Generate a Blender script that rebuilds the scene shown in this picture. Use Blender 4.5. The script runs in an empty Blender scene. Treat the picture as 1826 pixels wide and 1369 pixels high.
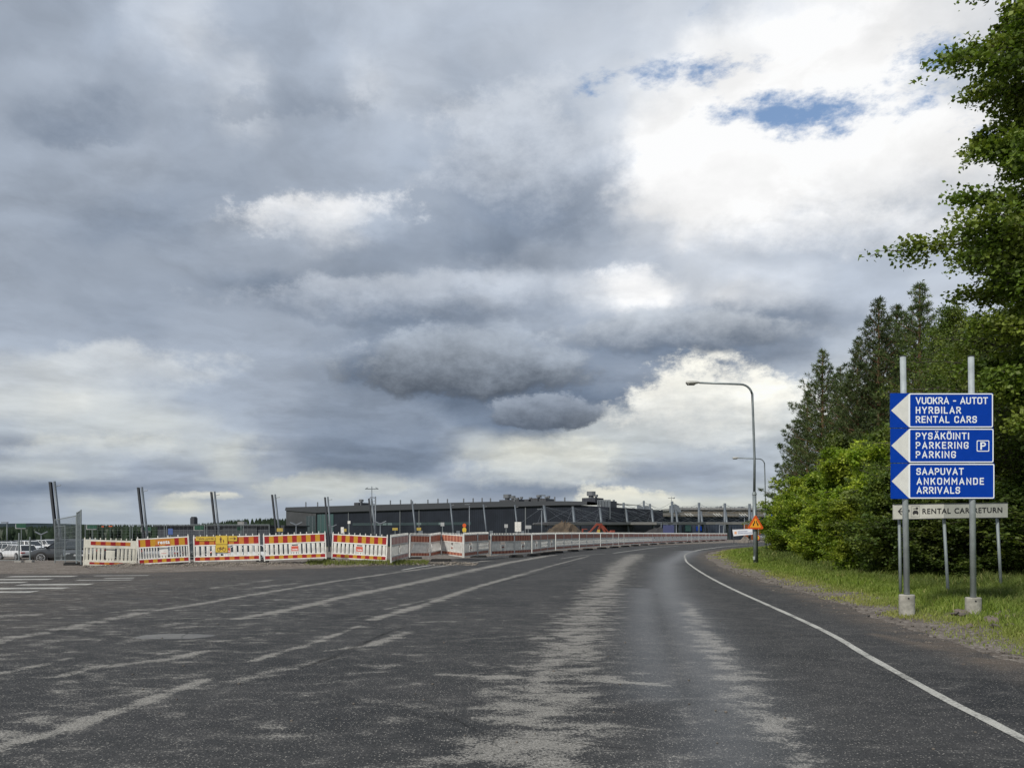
import bpy, math, random
import numpy as np
from mathutils import Vector, Matrix
random.seed(7); rng = np.random.default_rng(7)
R = math.radians
scene = bpy.context.scene
COL = scene.collection
# ------------------------------------------------------------------ camera
EYE = 1.4; FPX = 1400.0; CU = 913.0; HV = 948.0      # eye height, focal length, principal column, horizon row
cam_d = bpy.data.cameras.new('camera'); cam = bpy.data.objects.new('camera', cam_d); COL.objects.link(cam)
cam.location = (0, 0, EYE); cam.rotation_euler = (R(90), 0, 0)
cam_d.sensor_width = 36; cam_d.lens = 36 * FPX / 1826; cam_d.shift_y = (HV - 684.5) / 1826
cam_d.clip_start = 0.1; cam_d.clip_end = 20000
scene.camera = cam
scene.view_settings.view_transform = 'Standard'; scene.view_settings.look = 'None'
scene.view_settings.exposure = 0.0; scene.view_settings.gamma = 1.0
scene.view_settings.use_curve_mapping = False
# ------------------------------------------------------------------ sun
SUN_EL, SUN_AZ, SUN_W = R(40), R(-140), 3.4            # azimuth from +Y, clockwise positive: behind left of the camera
sd = Vector((math.sin(SUN_AZ) * math.cos(SUN_EL), math.cos(SUN_AZ) * math.cos(SUN_EL), math.sin(SUN_EL)))
sun_d = bpy.data.lights.new('sun', 'SUN'); sun = bpy.data.objects.new('sun', sun_d); COL.objects.link(sun)
sun_d.energy = SUN_W; sun_d.angle = R(6); sun_d.color = (1.0, 0.95, 0.86)
sun.rotation_euler = sd.to_track_quat('Z', 'Y').to_euler(); sun.location = (0, 0, 60)
# ------------------------------------------------------------------ node helper
class NT:
    def __init__(s, tree): s.t = tree; tree.nodes.clear()
    def n(s, typ, ins=None, **kw):
        nd = s.t.nodes.new(typ)
        for k, v in kw.items(): setattr(nd, k, v)
        if ins:
            for k, v in ins.items():
                sock = nd.inputs[k]
                if isinstance(v, bpy.types.NodeSocket): s.t.links.new(v, sock)
                elif isinstance(v, bpy.types.Node): s.t.links.new(v.outputs[0], sock)
                else: sock.default_value = v
        return nd
    def m(s, op, a, b=0.0, c=0.0, clamp=False):
        nd = s.n('ShaderNodeMath', {0: a, 1: b, 2: c}, operation=op); nd.use_clamp = clamp; return nd.outputs[0]
    def noise(s, vec, scale, detail=5, rough=0.55, **kw):
        return s.n('ShaderNodeTexNoise', {'Vector': vec, 'Scale': scale, 'Detail': detail, 'Roughness': rough}, **kw)
    def mapr(s, v, a, b, c=0.0, d=1.0, smooth=True):
        nd = s.n('ShaderNodeMapRange', {0: v, 1: a, 2: b, 3: c, 4: d}); nd.interpolation_type = 'SMOOTHSTEP' if smooth else 'LINEAR'
        return nd.outputs[0]
    def mix(s, f, a, b, blend='MIX'):
        nd = s.t.nodes.new('ShaderNodeMix'); nd.data_type = 'RGBA'; nd.blend_type = blend
        for i, v in ((0, f), (6, a), (7, b)):
            if isinstance(v, bpy.types.NodeSocket): s.t.links.new(v, nd.inputs[i])
            else: nd.inputs[i].default_value = v
        return nd.outputs[2]
    def vmath(s, op, a, b=(0, 0, 0), scale=None):
        nd = s.n('ShaderNodeVectorMath', {0: a, 1: b}, operation=op)
        if scale is not None: nd.inputs['Scale'].default_value = scale
        return nd
# ------------------------------------------------------------------ world: broken cloud over a Nishita sky
world = bpy.data.worlds.new('World'); scene.world = world; world.use_nodes = True
W = NT(world.node_tree)
geo = W.n('ShaderNodeNewGeometry')
tc = W.n('ShaderNodeTexCoord')
D = tc.outputs['Generated']
SKYS = 0.1
nish = W.n('ShaderNodeTexSky', sky_type='NISHITA'); nish.sun_disc = False
nish.sun_elevation = SUN_EL; nish.sun_rotation = SUN_AZ; nish.air_density = 1.0; nish.dust_density = 0.3
sx = W.n('ShaderNodeSeparateXYZ', {0: D})
X_, Y_, Z_ = sx.outputs
dstr = W.n('ShaderNodeCombineXYZ', {0: X_, 1: Y_, 2: W.m('MULTIPLY', Z_, 1.5)}).outputs[0]
# ragged warp of the cloud field
wn1 = W.noise(dstr, 5.0, 3, 0.5); wn2 = W.noise(W.vmath('ADD', dstr, (7.3, 1.7, 4.4)).outputs[0], 18.0, 7, 0.62)
w1 = W.vmath('SUBTRACT', wn1.outputs['Color'], (0.5, 0.5, 0.5)).outputs[0]
w2 = W.vmath('SUBTRACT', wn2.outputs['Color'], (0.5, 0.5, 0.5)).outputs[0]
s1 = W.n('ShaderNodeSeparateXYZ', {0: w1}); s2 = W.n('ShaderNodeSeparateXYZ', {0: w2})
AZ = W.m('ARCTAN2', X_, Y_)
hor = W.m('SQRT', W.m('ADD', W.m('MULTIPLY', X_, X_), W.m('MULTIPLY', Y_, Y_)))
tanel = W.m('DIVIDE', Z_, W.m('MAXIMUM', hor, 0.02))
cosA = W.m('MAXIMUM', W.m('COSINE', AZ), 0.74)
VV = W.m('DIVIDE', tanel, cosA)                          # height above the horizon as a tangent
amp = W.mapr(VV, 0.02, 0.5, 0.25, 1.0)                   # clouds flatten towards the horizon
AZw = W.m('ADD', AZ, W.m('ADD', W.m('MULTIPLY', s1.outputs[0], 0.12), W.m('MULTIPLY', s2.outputs[0], 0.085)))
VVw = W.m('ADD', VV, W.m('MULTIPLY', amp, W.m('ADD', W.m('MULTIPLY', s1.outputs[1], 0.08), W.m('MULTIPLY', s2.outputs[1], 0.075))))
COLS = [i * 83 for i in range(23)]
ROWS = [
 (0,   [150,145,155,185,195,170,165,175,180,185,180,180,182,188,198,190,208,215,225,228,225,222,215]),
 (75,  [146,150,160,178,200,165,160,170,178,180,175,182,190,192,202,225,226,235,236,234,226,215,210]),
 (150, [165,168,155,165,175,196,160,170,200,185,170,178,184,198,218,228,232,236,241,236,215,195,200]),
 (220, [158,136,130,150,160,192,158,156,172,175,168,165,168,205,228,235,240,246,247,246,240,235,230]),
 (290, [162,158,165,168,160,160,155,160,170,165,165,150,148,185,244,242,244,243,238,236,230,230,230]),
 (350, [150,146,148,148,142,143,155,160,160,148,150,134,136,160,226,238,236,230,222,220,215,215,215]),
 (400, [150,146,138,130,134,150,180,212,172,142,138,126,128,158,205,228,224,212,205,200,198,200,200]),
 (460, [150,145,145,146,146,150,150,142,136,138,126,120,146,172,188,202,200,192,182,176,182,190,190]),
 (520, [152,150,146,144,142,130,108,126,142,160,176,186,188,212,248,208,216,202,180,178,190,190,190]),
 (570, [154,150,142,140,148,150,148,158,122,112,132,152,150,165,178,160,134,126,146,190,190,190,190]),
 (620, [165,158,150,152,155,155,152,140,126,152,172,160,138,118,104,104,112,134,176,185,185,190,190]),
 (665, [196,200,182,160,158,158,152,140, 98, 88, 90, 94,104,128,142,122,150,172,190,195,190,190,190]),
 (710, [200,212,200,186,162,155,148,135,124, 92, 80, 82, 92,104,108,170,224,208,200,195,190,190,190]),
 (755, [176,190,194,196,186,162,142,132,128,112,110, 90, 82,190,196,222,206,186,180,180,180,180,180]),
 (800, [146,168,176,170,182,196,146,122,116,116,188,200,196,196,184,172,170,176,180,180,180,180,180]),
 (840, [176,184,170,146,150,188,152,138,132,122,150,168,158,146,144,150,164,176,180,180,180,180,180]),
 (872, [120,116,130,150,138,156,184,196,158,176,142,126,120,124,172,164,176,182,180,180,180,180,180]),
 (898, [134,160,182,160,206,160,158,164,168,172,158,146,146,190,212,196,196,190,180,180,180,180,180]),
 (925, [150,160,165,165,168,165,165,168,170,172,168,160,160,175,185,185,185,185,180,180,180,180,180]),
]
def lum2col(v, vrow):
    if v < 210: v = 210 - (210 - v) * 0.78
    if v > 214: v = min(254, v + 0.5 * (v - 214) * 0.6 + 4)
    g = v / 255.0
    warm = max(0.0, min(1.0, (vrow - 560) / 350.0))
    # sRGB tint: slate blue in the dark bases, neutral to cream in the lit tops
    d = max(0.0, min(1.0, (238 - v) / 65.0)) + 0.9 * max(0.0, min(1.0, (162 - v) / 45.0))
    r = g * (1 - 0.062 * d); gg = g; b = g * (1 + 0.088 * d)
    if v > 165: k = warm * min(1, (v - 165) / 40.0); r *= 1 + 0.0 * k; b *= 1 - 0.09 * k; r *= 1 + 0.02 * k
    return tuple(((c / 12.92) if c < 0.04045 else ((c + 0.055) / 1.055) ** 2.4) for c in (r, gg, b)) + (1,)
tfac = W.m('MULTIPLY_ADD', AZw, 1 / (2 * math.pi), 0.5)
prev = None
# focused ramp over +-40 degrees, mild ramp for the rest of the horizon
tin = W.m('MULTIPLY_ADD', AZw, 1 / R(84), 0.5, clamp=True)
def ramp_for(vrow, vals):
    nd = W.t.nodes.new('ShaderNodeValToRGB'); cr = nd.color_ramp; cr.interpolation = 'B_SPLINE' if vrow > 1e9 else 'EASE'
    pts = []
    for u, v in zip(COLS, vals):
        a = math.atan2(u - CU, FPX); pts.append((a / R(84) + 0.5, v))
    mean = sum(vals) / len(vals)
    pts = [(0.0, 0.5 * (pts[0][1] + mean))] + pts + [(1.0, 0.5 * (pts[-1][1] + mean))]
    while len(cr.elements) > 1: cr.elements.remove(cr.elements[-1])
    cr.elements[0].position = pts[0][0]; cr.elements[0].color = lum2col(pts[0][1], vrow)
    for p, v in pts[1:]:
        e = cr.elements.new(min(1, max(0, p))); e.color = lum2col(v, vrow)
    W.t.links.new(tin, nd.inputs[0]); return nd.outputs[0]
for i, (vrow, vals) in enumerate(ROWS[::-1]):
    c = ramp_for(vrow, vals)
    if prev is None: prev = c
    else:
        a = (HV - ROWS[::-1][i - 1][0]) / FPX; b = (HV - vrow) / FPX
        prev = W.mix(W.mapr(VVw, a, b), prev, c)
# the rest of the dome: the same broken grey and white cloud at random
gen = W.noise(W.vmath('ADD', dstr, (3, 9, 2)).outputs[0], 2.2, 8, 0.55)
gr = W.t.nodes.new('ShaderNodeValToRGB'); W.t.links.new(gen.outputs[0], gr.inputs[0])
els = gr.color_ramp.elements; els[0].position = 0.3; els[0].color = lum2col(120, 300); els[1].position = 0.7; els[1].color = lum2col(240, 300)
e = els.new(0.5); e.color = lum2col(172, 300)
out_a = W.mapr(W.m('ABSOLUTE', AZ), R(36), R(52)); out_v = W.mapr(VVw, 0.70, 0.95)
cloud = W.mix(W.m('MAXIMUM', out_a, out_v), prev, gr.outputs[0])
# single clouds with edges of their own, far ones first
gapv = W.n('ShaderNodeCombineXYZ', {0: W.m('ADD', AZ, W.m('ADD', W.m('MULTIPLY', s1.outputs[1], 0.10), W.m('MULTIPLY', s2.outputs[1], 0.07))), 1: W.m('ADD', VV, W.m('MULTIPLY', amp, W.m('ADD', W.m('MULTIPLY', s1.outputs[2], 0.07), W.m('MULTIPLY', s2.outputs[2], 0.06)))), 2: 0.0}).outputs[0]
# cloud deck coordinates: the direction carried up to a level deck, so that clouds flatten towards the horizon
zz_ = W.m('ADD', W.m('MAXIMUM', Z_, 0.0), 0.16)
deck = W.n('ShaderNodeCombineXYZ', {0: W.m('DIVIDE', X_, zz_), 1: W.m('DIVIDE', Y_, zz_), 2: 0.0}).outputs[0]
dw = W.vmath('SCALE', w1, scale=0.35).outputs[0]
deckw = W.vmath('ADD', deck, dw).outputs[0]
def dk(scale, det, rgh, off=(0, 0, 0)):
    return W.noise(W.vmath('ADD', deckw, off).outputs[0], scale, det, rgh).outputs[0]
nA = dk(1.15, 9, 0.58); nA2 = dk(1.15, 5, 0.58, (0.0, 0.10, 0.0)); nB = dk(2.7, 8, 0.6, (5, 3, 1))
rag = W.m('SUBTRACT', W.noise(dstr, 15.0, 9, 0.70).outputs[0], 0.5)
def px2(u, v): a = math.atan2(u - CU, FPX); return a, (HV - v) / FPX, math.cos(a)
def feat(under, u, v, ru, rv, top, bot, soft, rg_, alpha, flat=1.5, thr=0.3):
    a, vv, ca = px2(u, v)
    mp = W.n('ShaderNodeMapping', {0: gapv, 1: (a, vv, 0), 3: (ru / FPX * ca * ca, rv / FPX, 1)}, vector_type='TEXTURE')
    sp = W.n('ShaderNodeSeparateXYZ', {0: mp}); y = sp.outputs[1]; yb = W.m('MINIMUM', W.m('MULTIPLY', y, flat), y)
    d = W.m('SQRT', W.m('ADD', W.m('MULTIPLY', sp.outputs[0], sp.outputs[0]), W.m('MULTIPLY', yb, yb)))
    g = W.m('ADD', W.m('SUBTRACT', 1.0, d), W.m('MULTIPLY', rag, rg_))
    m_ = W.m('MULTIPLY', W.mapr(g, thr - soft, thr + soft), alpha)
    c = W.mix(W.mapr(W.m('ADD', y, W.m('MULTIPLY', rag, 1.3)), -0.7, 0.8), lum2col(bot, v), lum2col(top, v))
    return W.mix(m_, under, c)
for args in ((250,862,260,16,150,112,.3,.9,.6), (390,884,95,14,225,190,.25,1.6,.7), (215,800,230,42,214,160,.25,1.3,.6),
             (610,868,140,40,204,184,.2,1.8,.7), (1130,892,120,36,226,190,.2,1.8,.8), (985,835,210,66,216,186,.3,1.2,.75), (1270,735,240,120,246,190,.2,1.7,.9),
             (200,668,260,66,214,186,.25,1.3,.6), (1380,300,330,130,254,246,.35,1.2,.7), (1500,425,430,84,240,166,.3,.9,.7), (700,540,430,66,196,98,.2,1.1,.75),
             (1210,602,320,56,196,76,.18,1.1,.85), (1145,520,85,46,250,225,.4,3.0,.6), (670,790,190,130,132,100,.22,.35,.85), (830,658,330,104,170,36,.14,1.1,.93), (968,738,150,56,150,46,.10,1.2,.95), (930,310,235,225,204,104,.16,1.1,.85),
             (110,210,140,70,160,104,.3,1.8,.6), (530,170,170,80,165,124,.22,2.2,.55), (565,385,175,42,236,205,.4,2.8,.7)):
    cloud = feat(cloud, *args)
LA_ = W.mapr(nA, 0.44, 0.545, -1.0, 1.0); LB_ = W.mapr(nB, 0.43, 0.56, -1.0, 1.0)
und = W.m('MULTIPLY', W.m('SUBTRACT', nA, nA2), 0.75)
nearh = W.mapr(VV, 0.0, 0.10, 0.35, 1.0)
f = W.m('ADD', 1.06, W.m('MULTIPLY', nearh, W.m('ADD', W.m('ADD', W.m('MULTIPLY', LA_, 0.055), W.m('MULTIPLY', LB_, 0.035)), W.m('ADD', und, W.m('MULTIPLY', rag, 0.13)))))
f = W.m('MINIMUM', W.m('MAXIMUM', f, 0.6), 1.35)
cl = W.vmath('SCALE', cloud); W.t.links.new(f, cl.inputs['Scale'])
cl2 = W.vmath('MINIMUM', cl.outputs[0], (0.98, 0.985, 0.99))
cloud10 = W.vmath('SCALE', cl2.outputs[0], scale=1 / SKYS).outputs[0]
# gaps of blue
gap = None
for (u, v, ru, rv, k) in ((1445, 190, 220, 58, 1.75), (1330, 190, 130, 44, 1.15), (1060, 165, 66, 52, 1.05), (1180, 130, 120, 50, .8), (1300, 105, 110, 50, .65),
                          (1715, 110, 160, 80, 1.1), (1245, 5, 120, 40, .6), (1750, 250, 110, 70, .6)):
    a = math.atan2(u - CU, FPX); vv = (HV - v) / FPX; ca = math.cos(a)
    mp = W.n('ShaderNodeMapping', {0: gapv, 1: (a, vv, 0), 3: (ru / FPX * ca * ca, rv / FPX, 1)}, vector_type='TEXTURE')
    g = W.m('MULTIPLY', W.n('ShaderNodeTexGradient', {0: mp}, gradient_type='SPHERICAL').outputs['Fac'], k)
    gap = g if gap is None else W.m('MAXIMUM', gap, g)
gn = W.noise(W.vmath('MULTIPLY', dstr, (1.0, 1.0, 1.5)).outputs[0], 13.0, 9, 0.66).outputs[0]
gmask = W.m('MULTIPLY', W.mapr(W.m('ADD', gap, W.m('MULTIPLY', W.m('SUBTRACT', gn, 0.5), 4.2)), 0.30, 1.35), 0.95)
gmask = W.m('MULTIPLY', gmask, W.mapr(gap, 0.02, 0.2))
blue = W.mix(0.55, nish.outputs[0], (2.0, 3.7, 6.8, 1))
final = W.mix(gmask, cloud10, blue)
W.n('ShaderNodeOutputWorld', {0: W.n('ShaderNodeBackground', {0: final, 1: SKYS})})
# ------------------------------------------------------------------ helpers
def link(o, parent=None):
    COL.objects.link(o)
    if parent is not None: o.parent = parent
    return o
class MB:
    def __init__(s): s.v = []; s.f = []; s.mi = []
    def add(s, vs, fs, mi=0):
        b = len(s.v); s.v += [tuple(p) for p in vs]; s.f += [tuple(b + i for i in f) for f in fs]; s.mi += [mi] * len(fs); return s
    def box(s, x0, y0, z0, x1, y1, z1, mi=0, M=None):
        vs = [(x0,y0,z0),(x1,y0,z0),(x1,y1,z0),(x0,y1,z0),(x0,y0,z1),(x1,y0,z1),(x1,y1,z1),(x0,y1,z1)]
        if M is not None: vs = [M @ Vector(p) for p in vs]
        return s.add(vs, [(0,3,2,1),(4,5,6,7),(0,1,5,4),(1,2,6,5),(2,3,7,6),(3,0,4,7)], mi)
    def tube(s, pts, r, n=10, mi=0, cap=True):
        pts = [Vector(p) for p in pts]; rs = r if isinstance(r, (list, tuple)) else [r] * len(pts)
        vs = []; up = Vector((0, 0, 1)); ref = None
        for i, p in enumerate(pts):
            d = (pts[min(i + 1, len(pts) - 1)] - pts[max(i - 1, 0)])
            if d.length < 1e-9: d = Vector((0, 0, 1))
            d.normalize()
            if ref is None:
                ref = up if abs(d.z) < 0.9 else Vector((1, 0, 0))
            x = ref - d * ref.dot(d)
            if x.length < 1e-6: x = d.orthogonal()
            x.normalize(); y = d.cross(x); ref = x
            for k in range(n):
                a = 2 * math.pi * k / n; vs.append(p + (x * math.cos(a) + y * math.sin(a)) * rs[i])
        fs = []
        for i in range(len(pts) - 1):
            for k in range(n):
                a = i * n + k; b = i * n + (k + 1) % n; fs.append((a, b, b + n, a + n))
        if cap: fs.append(tuple(range(n))[::-1]); fs.append(tuple(range((len(pts) - 1) * n, len(pts) * n)))
        return s.add(vs, fs, mi)
    def prism(s, pts, y0, y1, mi=0):
        """outline in x,z extruded along y"""
        n = len(pts); vs = [(x, y0, z) for x, z in pts] + [(x, y1, z) for x, z in pts]
        fs = [tuple(range(n)), tuple(range(n, 2 * n))[::-1]] + [(i, i + n, (i + 1) % n + n, (i + 1) % n) for i in range(n)]
        return s.add(vs, fs, mi)
    def build(s, name, mats, parent=None, loc=None, smooth=False, label=None, kind=None, rot=None, bevel=0):
        me = bpy.data.meshes.new(name); me.from_pydata(s.v, [], s.f); 
        if not isinstance(mats, (list, tuple)): mats = [mats]
        for m in mats: me.materials.append(m)
        if len(mats) > 1: me.polygons.foreach_set('material_index', s.mi)
        if smooth: me.polygons.foreach_set('use_smooth', [len(f) <= 4 for f in s.f])
        me.update(); o = bpy.data.objects.new(name, me); link(o, parent)
        if loc is not None: o.location = loc
        if rot is not None: o.rotation_euler = rot
        if label: o['label'] = label
        if kind: o['kind'] = kind
        if bevel:
            b = o.modifiers.new('bevel', 'BEVEL'); b.width = bevel; b.segments = 2; b.limit_method = 'ANGLE'
        return o
def npmesh(name, verts, faces, mat, parent=None, attrs=None, smooth=False):
    """verts (n,3), faces (m,k) with constant k"""
    me = bpy.data.meshes.new(name); n = len(verts); m, k = faces.shape
    me.vertices.add(n); me.vertices.foreach_set('co', verts.astype(np.float32).ravel())
    me.loops.add(m * k); me.loops.foreach_set('vertex_index', faces.astype(np.int32).ravel())
    me.polygons.add(m); me.polygons.foreach_set('loop_start', np.arange(0, m * k, k, dtype=np.int32))
    me.polygons.foreach_set('loop_total', np.full(m, k, np.int32))
    if smooth: me.polygons.foreach_set('use_smooth', np.ones(m, bool))
    if attrs:
        for an, av in attrs.items():
            a = me.attributes.new(an, 'FLOAT', 'POINT'); a.data.foreach_set('value', av.astype(np.float32))
    me.update(calc_edges=True); me.validate() if False else None
    if mat is not None: me.materials.append(mat)
    o = bpy.data.objects.new(name, me); link(o, parent); return o
def thing(name, label, cat, loc=(0,0,0), rz=0.0, group=None):
    o = bpy.data.objects.new(name, None); COL.objects.link(o); o.empty_display_size = 0.2
    o.location = loc; o.rotation_euler = (0, 0, rz); o['label'] = label; o['category'] = cat
    if group: o['group'] = group
    return o
def tag(o, label, cat, group=None, kind=None):
    o['label'] = label; o['category'] = cat
    if group: o['group'] = group
    if kind: o['kind'] = kind
    return o
def kids(o): return [c for c in COL.objects if c.parent == o]
TREE_CACHE = {}
def dup(root, loc, rz=0.0, label=None, scale=None, remap=None):
    def cp(o, parent):
        c = o.copy(); COL.objects.link(c); c.parent = parent
        if remap and c.data is not None and remap.get(c.name.split('.')[0]): 
            c.data = o.data.copy(); c.data.materials[0] = remap[c.name.split('.')[0]]
        for ch in CH.get(o.name, []): cp(ch, c)
        return c
    CH = TREE_CACHE.get(root.name)
    if CH is None:
        CH = {}
        for o in COL.objects:
            if o.parent is not None: CH.setdefault(o.parent.name, []).append(o)
        TREE_CACHE[root.name] = CH
    r = cp(root, None); r.location = loc; r.rotation_euler = (0, 0, rz)
    if label: r['label'] = label
    if scale: r.scale = scale if isinstance(scale, tuple) else (scale,) * 3
    return r
def mat(name, col, rough=0.6, metal=0.0, noise=0.0, nscale=8.0, bump=0.0, spec=0.5, coat=0.0, emis=None, bscale=None):
    m = bpy.data.materials.new(name); m.use_nodes = True; N = NT(m.node_tree)
    b = N.n('ShaderNodeBsdfPrincipled', {'Base Color': (*col, 1), 'Roughness': rough, 'Metallic': metal, 'Specular IOR Level': spec, 'Coat Weight': coat})
    t = N.n('ShaderNodeTexCoord').outputs['Object']
    if noise:
        nz = N.noise(t, nscale, 6, 0.6).outputs[0]; k = N.mapr(nz, 0.3, 0.7, 1 - noise, 1 + noise * 0.6)
        sc = N.vmath('SCALE', (*col,)); N.t.links.new(k, sc.inputs['Scale']); N.t.links.new(sc.outputs[0], b.inputs['Base Color'])
        N.t.links.new(N.mapr(nz, 0.3, 0.7, max(0, rough - 0.08), min(1, rough + 0.12)), b.inputs['Roughness'])
    if bump:
        bn = N.noise(t, bscale or nscale * 4, 4, 0.6).outputs[0]
        bp = N.n('ShaderNodeBump', {'Strength': bump, 'Distance': 0.02, 'Height': bn}); N.t.links.new(bp.outputs[0], b.inputs['Normal'])
    N.n('ShaderNodeOutputMaterial', {0: b})
    return m
def P(u, v, z=0.0):
    """ground point under a photograph position, for laying the plan out"""
    Y = FPX * (EYE - z) / (v - HV); return ((u - CU) / FPX * Y, Y)
def PX(u, Y): return (u - CU) / FPX * Y
def PZ(v, Y): return EYE + (HV - v) / FPX * Y
_tcache = {}
def text_mesh(txt, width, cap, bold=0.02):
    """mesh of a line of lettering, lower-left at the origin in x,z, facing -y, fitted to width and capital height"""
    cu = bpy.data.curves.new('lettering', 'FONT'); cu.body = txt; cu.size = 1; cu.offset = bold; cu.space_character = 1.12; cu.resolution_u = 3
    o = bpy.data.objects.new('lettering', cu); COL.objects.link(o)
    dg = bpy.context.evaluated_depsgraph_get(); me = bpy.data.meshes.new_from_object(o.evaluated_get(dg))
    bpy.data.objects.remove(o); 
    if 'cap' not in _tcache:
        _tcache['cap'] = None
    n = len(me.vertices); co = np.empty(n * 3, np.float32); me.vertices.foreach_get('co', co); co = co.reshape(-1, 3)
    x0, x1 = co[:, 0].min(), co[:, 0].max(); caph = 0.73
    out = np.zeros_like(co); out[:, 0] = (co[:, 0] - x0) / (x1 - x0) * width; out[:, 2] = co[:, 1] / caph * cap
    me.vertices.foreach_set('co', out.ravel()); me.update(); me.name = 'lettering'; return me
def add_text(txt, width, cap, material, parent, loc, bold=0.02, name='lettering'):
    me = text_mesh(txt, width, cap, bold); me.materials.clear(); me.materials.append(material)
    o = bpy.data.objects.new(name, me); link(o, parent); o.location = loc; return o
def _round_path(pts, r, g='', n=8):
    closed = pts[0] == pts[-1]; P_ = [Vector(p) for p in (pts[:-1] if closed else pts)]; out = []; m_ = len(P_)
    for i, p in enumerate(P_):
        a = P_[(i - 1) % m_]; c = P_[(i + 1) % m_]
        if (not closed and i in (0, m_ - 1)) or (p.x < 0.01 and g in 'BDPREL'): out.append(p); continue
        u = (a - p); w = (c - p); q = min(r, u.length * .49, w.length * .49)
        if abs(u.normalized().dot(w.normalized())) > .5: out.append(p); continue
        A = p + u.normalized() * q; B = p + w.normalized() * q; ctr = A + w.normalized() * q
        for k in range(n + 1): t = R(90) * k / n; out.append(ctr + (A - ctr) * math.cos(t) + (B - ctr) * math.sin(t))
    if closed: out.append(out[0])
    return out, closed
_G = {'A': (.60, [[(0, 0), (.3, 1), (.6, 0)], [(.1, .30), (.5, .30)]]), 'B': (.52, [[(0, .52), (0, 1), (.48, 1), (.48, .52), (0, .52)], [(0, .52), (0, 0), (.52, 0), (.52, .52)]]),
 'C': (.5, [[(.5, .74), (.5, 1), (0, 1), (0, 0), (.5, 0), (.5, .26)]]), 'D': (.52, [[(0, 0), (0, 1), (.52, 1), (.52, 0), (0, 0)]]), 'E': (.44, [[(.44, 1), (0, 1), (0, 0), (.44, 0)], [(0, .52), (.38, .52)]]),
 'G': (.52, [[(.52, .74), (.52, 1), (0, 1), (0, 0), (.52, 0), (.52, .47), (.28, .47)]]), 'H': (.5, [[(0, 0), (0, 1)], [(.5, 0), (.5, 1)], [(0, .52), (.5, .52)]]), 'I': (.0, [[(0, 0), (0, 1)]]),
 'K': (.52, [[(0, 0), (0, 1)], [(.5, 1), (0, .38)], [(.2, .62), (.52, 0)]]), 'L': (.42, [[(0, 1), (0, 0), (.42, 0)]]), 'M': (.66, [[(0, 0), (0, 1), (.33, .35), (.66, 1), (.66, 0)]]), 'N': (.54, [[(0, 0), (0, 1), (.54, 0), (.54, 1)]]),
 'O': (.54, [[(.27, 1), (0, 1), (0, 0), (.54, 0), (.54, 1), (.27, 1)]]), 'P': (.5, [[(0, 0), (0, 1), (.5, 1), (.5, .45), (0, .45)]]), 'R': (.5, [[(0, 0), (0, 1), (.48, 1), (.48, .48), (0, .48)], [(.24, .48), (.52, 0)]]),
 'S': (.5, [[(.48, .76), (.48, 1), (0, 1), (0, .52), (.5, .52), (.5, 0), (0, 0), (0, .24)]]), 'T': (.54, [[(0, 1), (.54, 1)], [(.27, 1), (.27, 0)]]), 'U': (.52, [[(0, 1), (0, 0), (.52, 0), (.52, 1)]]), 'V': (.58, [[(0, 1), (.29, 0), (.58, 1)]]),
 'Y': (.56, [[(0, 1), (.28, .45), (.56, 1)], [(.28, .45), (.28, 0)]]), '-': (.28, [[(0, .45), (.28, .45)]]), ' ': (.2, [])}
_SHARP = set('AEHIKLMNTVY-')
def stroke_text(txt, width, cap, material, parent, loc, th=.125, name='lettering'):
    th2 = th / 2; nat = sum(_G[{'Ä': 'A', 'Ö': 'O'}.get(c, c)][0] for c in txt) * cap + th * cap; gap = (width - nat) / max(1, len(txt) - 1); b = MB(); x = th2 * cap; lay = 0
    for c in txt:
        g = {'Ä': 'A', 'Ö': 'O'}.get(c, c); w, paths = _G[g]; s = cap - th * cap
        for pth in paths:
            pts, closed = _round_path([(px_, pz_) for px_, pz_ in pth], .24, g) if g not in _SHARP else ([Vector(p) for p in pth], False)
            q = [Vector((x + p.x * cap, th2 * cap + p.y * s)) for p in pts]; L_, R_ = [], []; m_ = len(q)
            for i, p in enumerate(q):
                if closed: a = q[i - 1] if i else q[-2]; e = q[i + 1] if i < m_ - 1 else q[1]
                else: a = q[max(0, i - 1)]; e = q[min(m_ - 1, i + 1)]
                d1 = (p - a).normalized() if (p - a).length > 1e-9 else (e - p).normalized(); d2 = (e - p).normalized() if (e - p).length > 1e-9 else d1
                n1 = Vector((-d1.y, d1.x)); n2 = Vector((-d2.y, d2.x)); n = (n1 + n2); n = n.normalized() if n.length > 1e-6 else n1; k = th2 * cap / max(.42, n.dot(n1)); 
                if not closed and i == 0: p = p - d2 * th2 * cap * .95
                if not closed and i == m_ - 1: p = p + d1 * th2 * cap * .95
                L_.append(p + n * k); R_.append(p - n * k)
            y = -.0003 * (lay % 3); lay += 1
            b.add([(p.x, y, p.y) for p in L_] + [(p.x, y, p.y) for p in R_], [(i + m_, i + 1 + m_, i + 1, i) for i in range(m_ - 1)])
        if c in 'ÄÖ':
            for dx in (.16, .44) if c == 'Ä' else (.14, .40):
                cx = x + dx * cap; cz = cap * 1.13; h_ = th * cap * .5; b.add([(cx - h_, 0, cz - h_), (cx + h_, 0, cz - h_), (cx + h_, 0, cz + h_), (cx - h_, 0, cz + h_)], [(0, 1, 2, 3)])
        x += w * cap + gap
    return b.build(name, material, parent, loc=loc)
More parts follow.
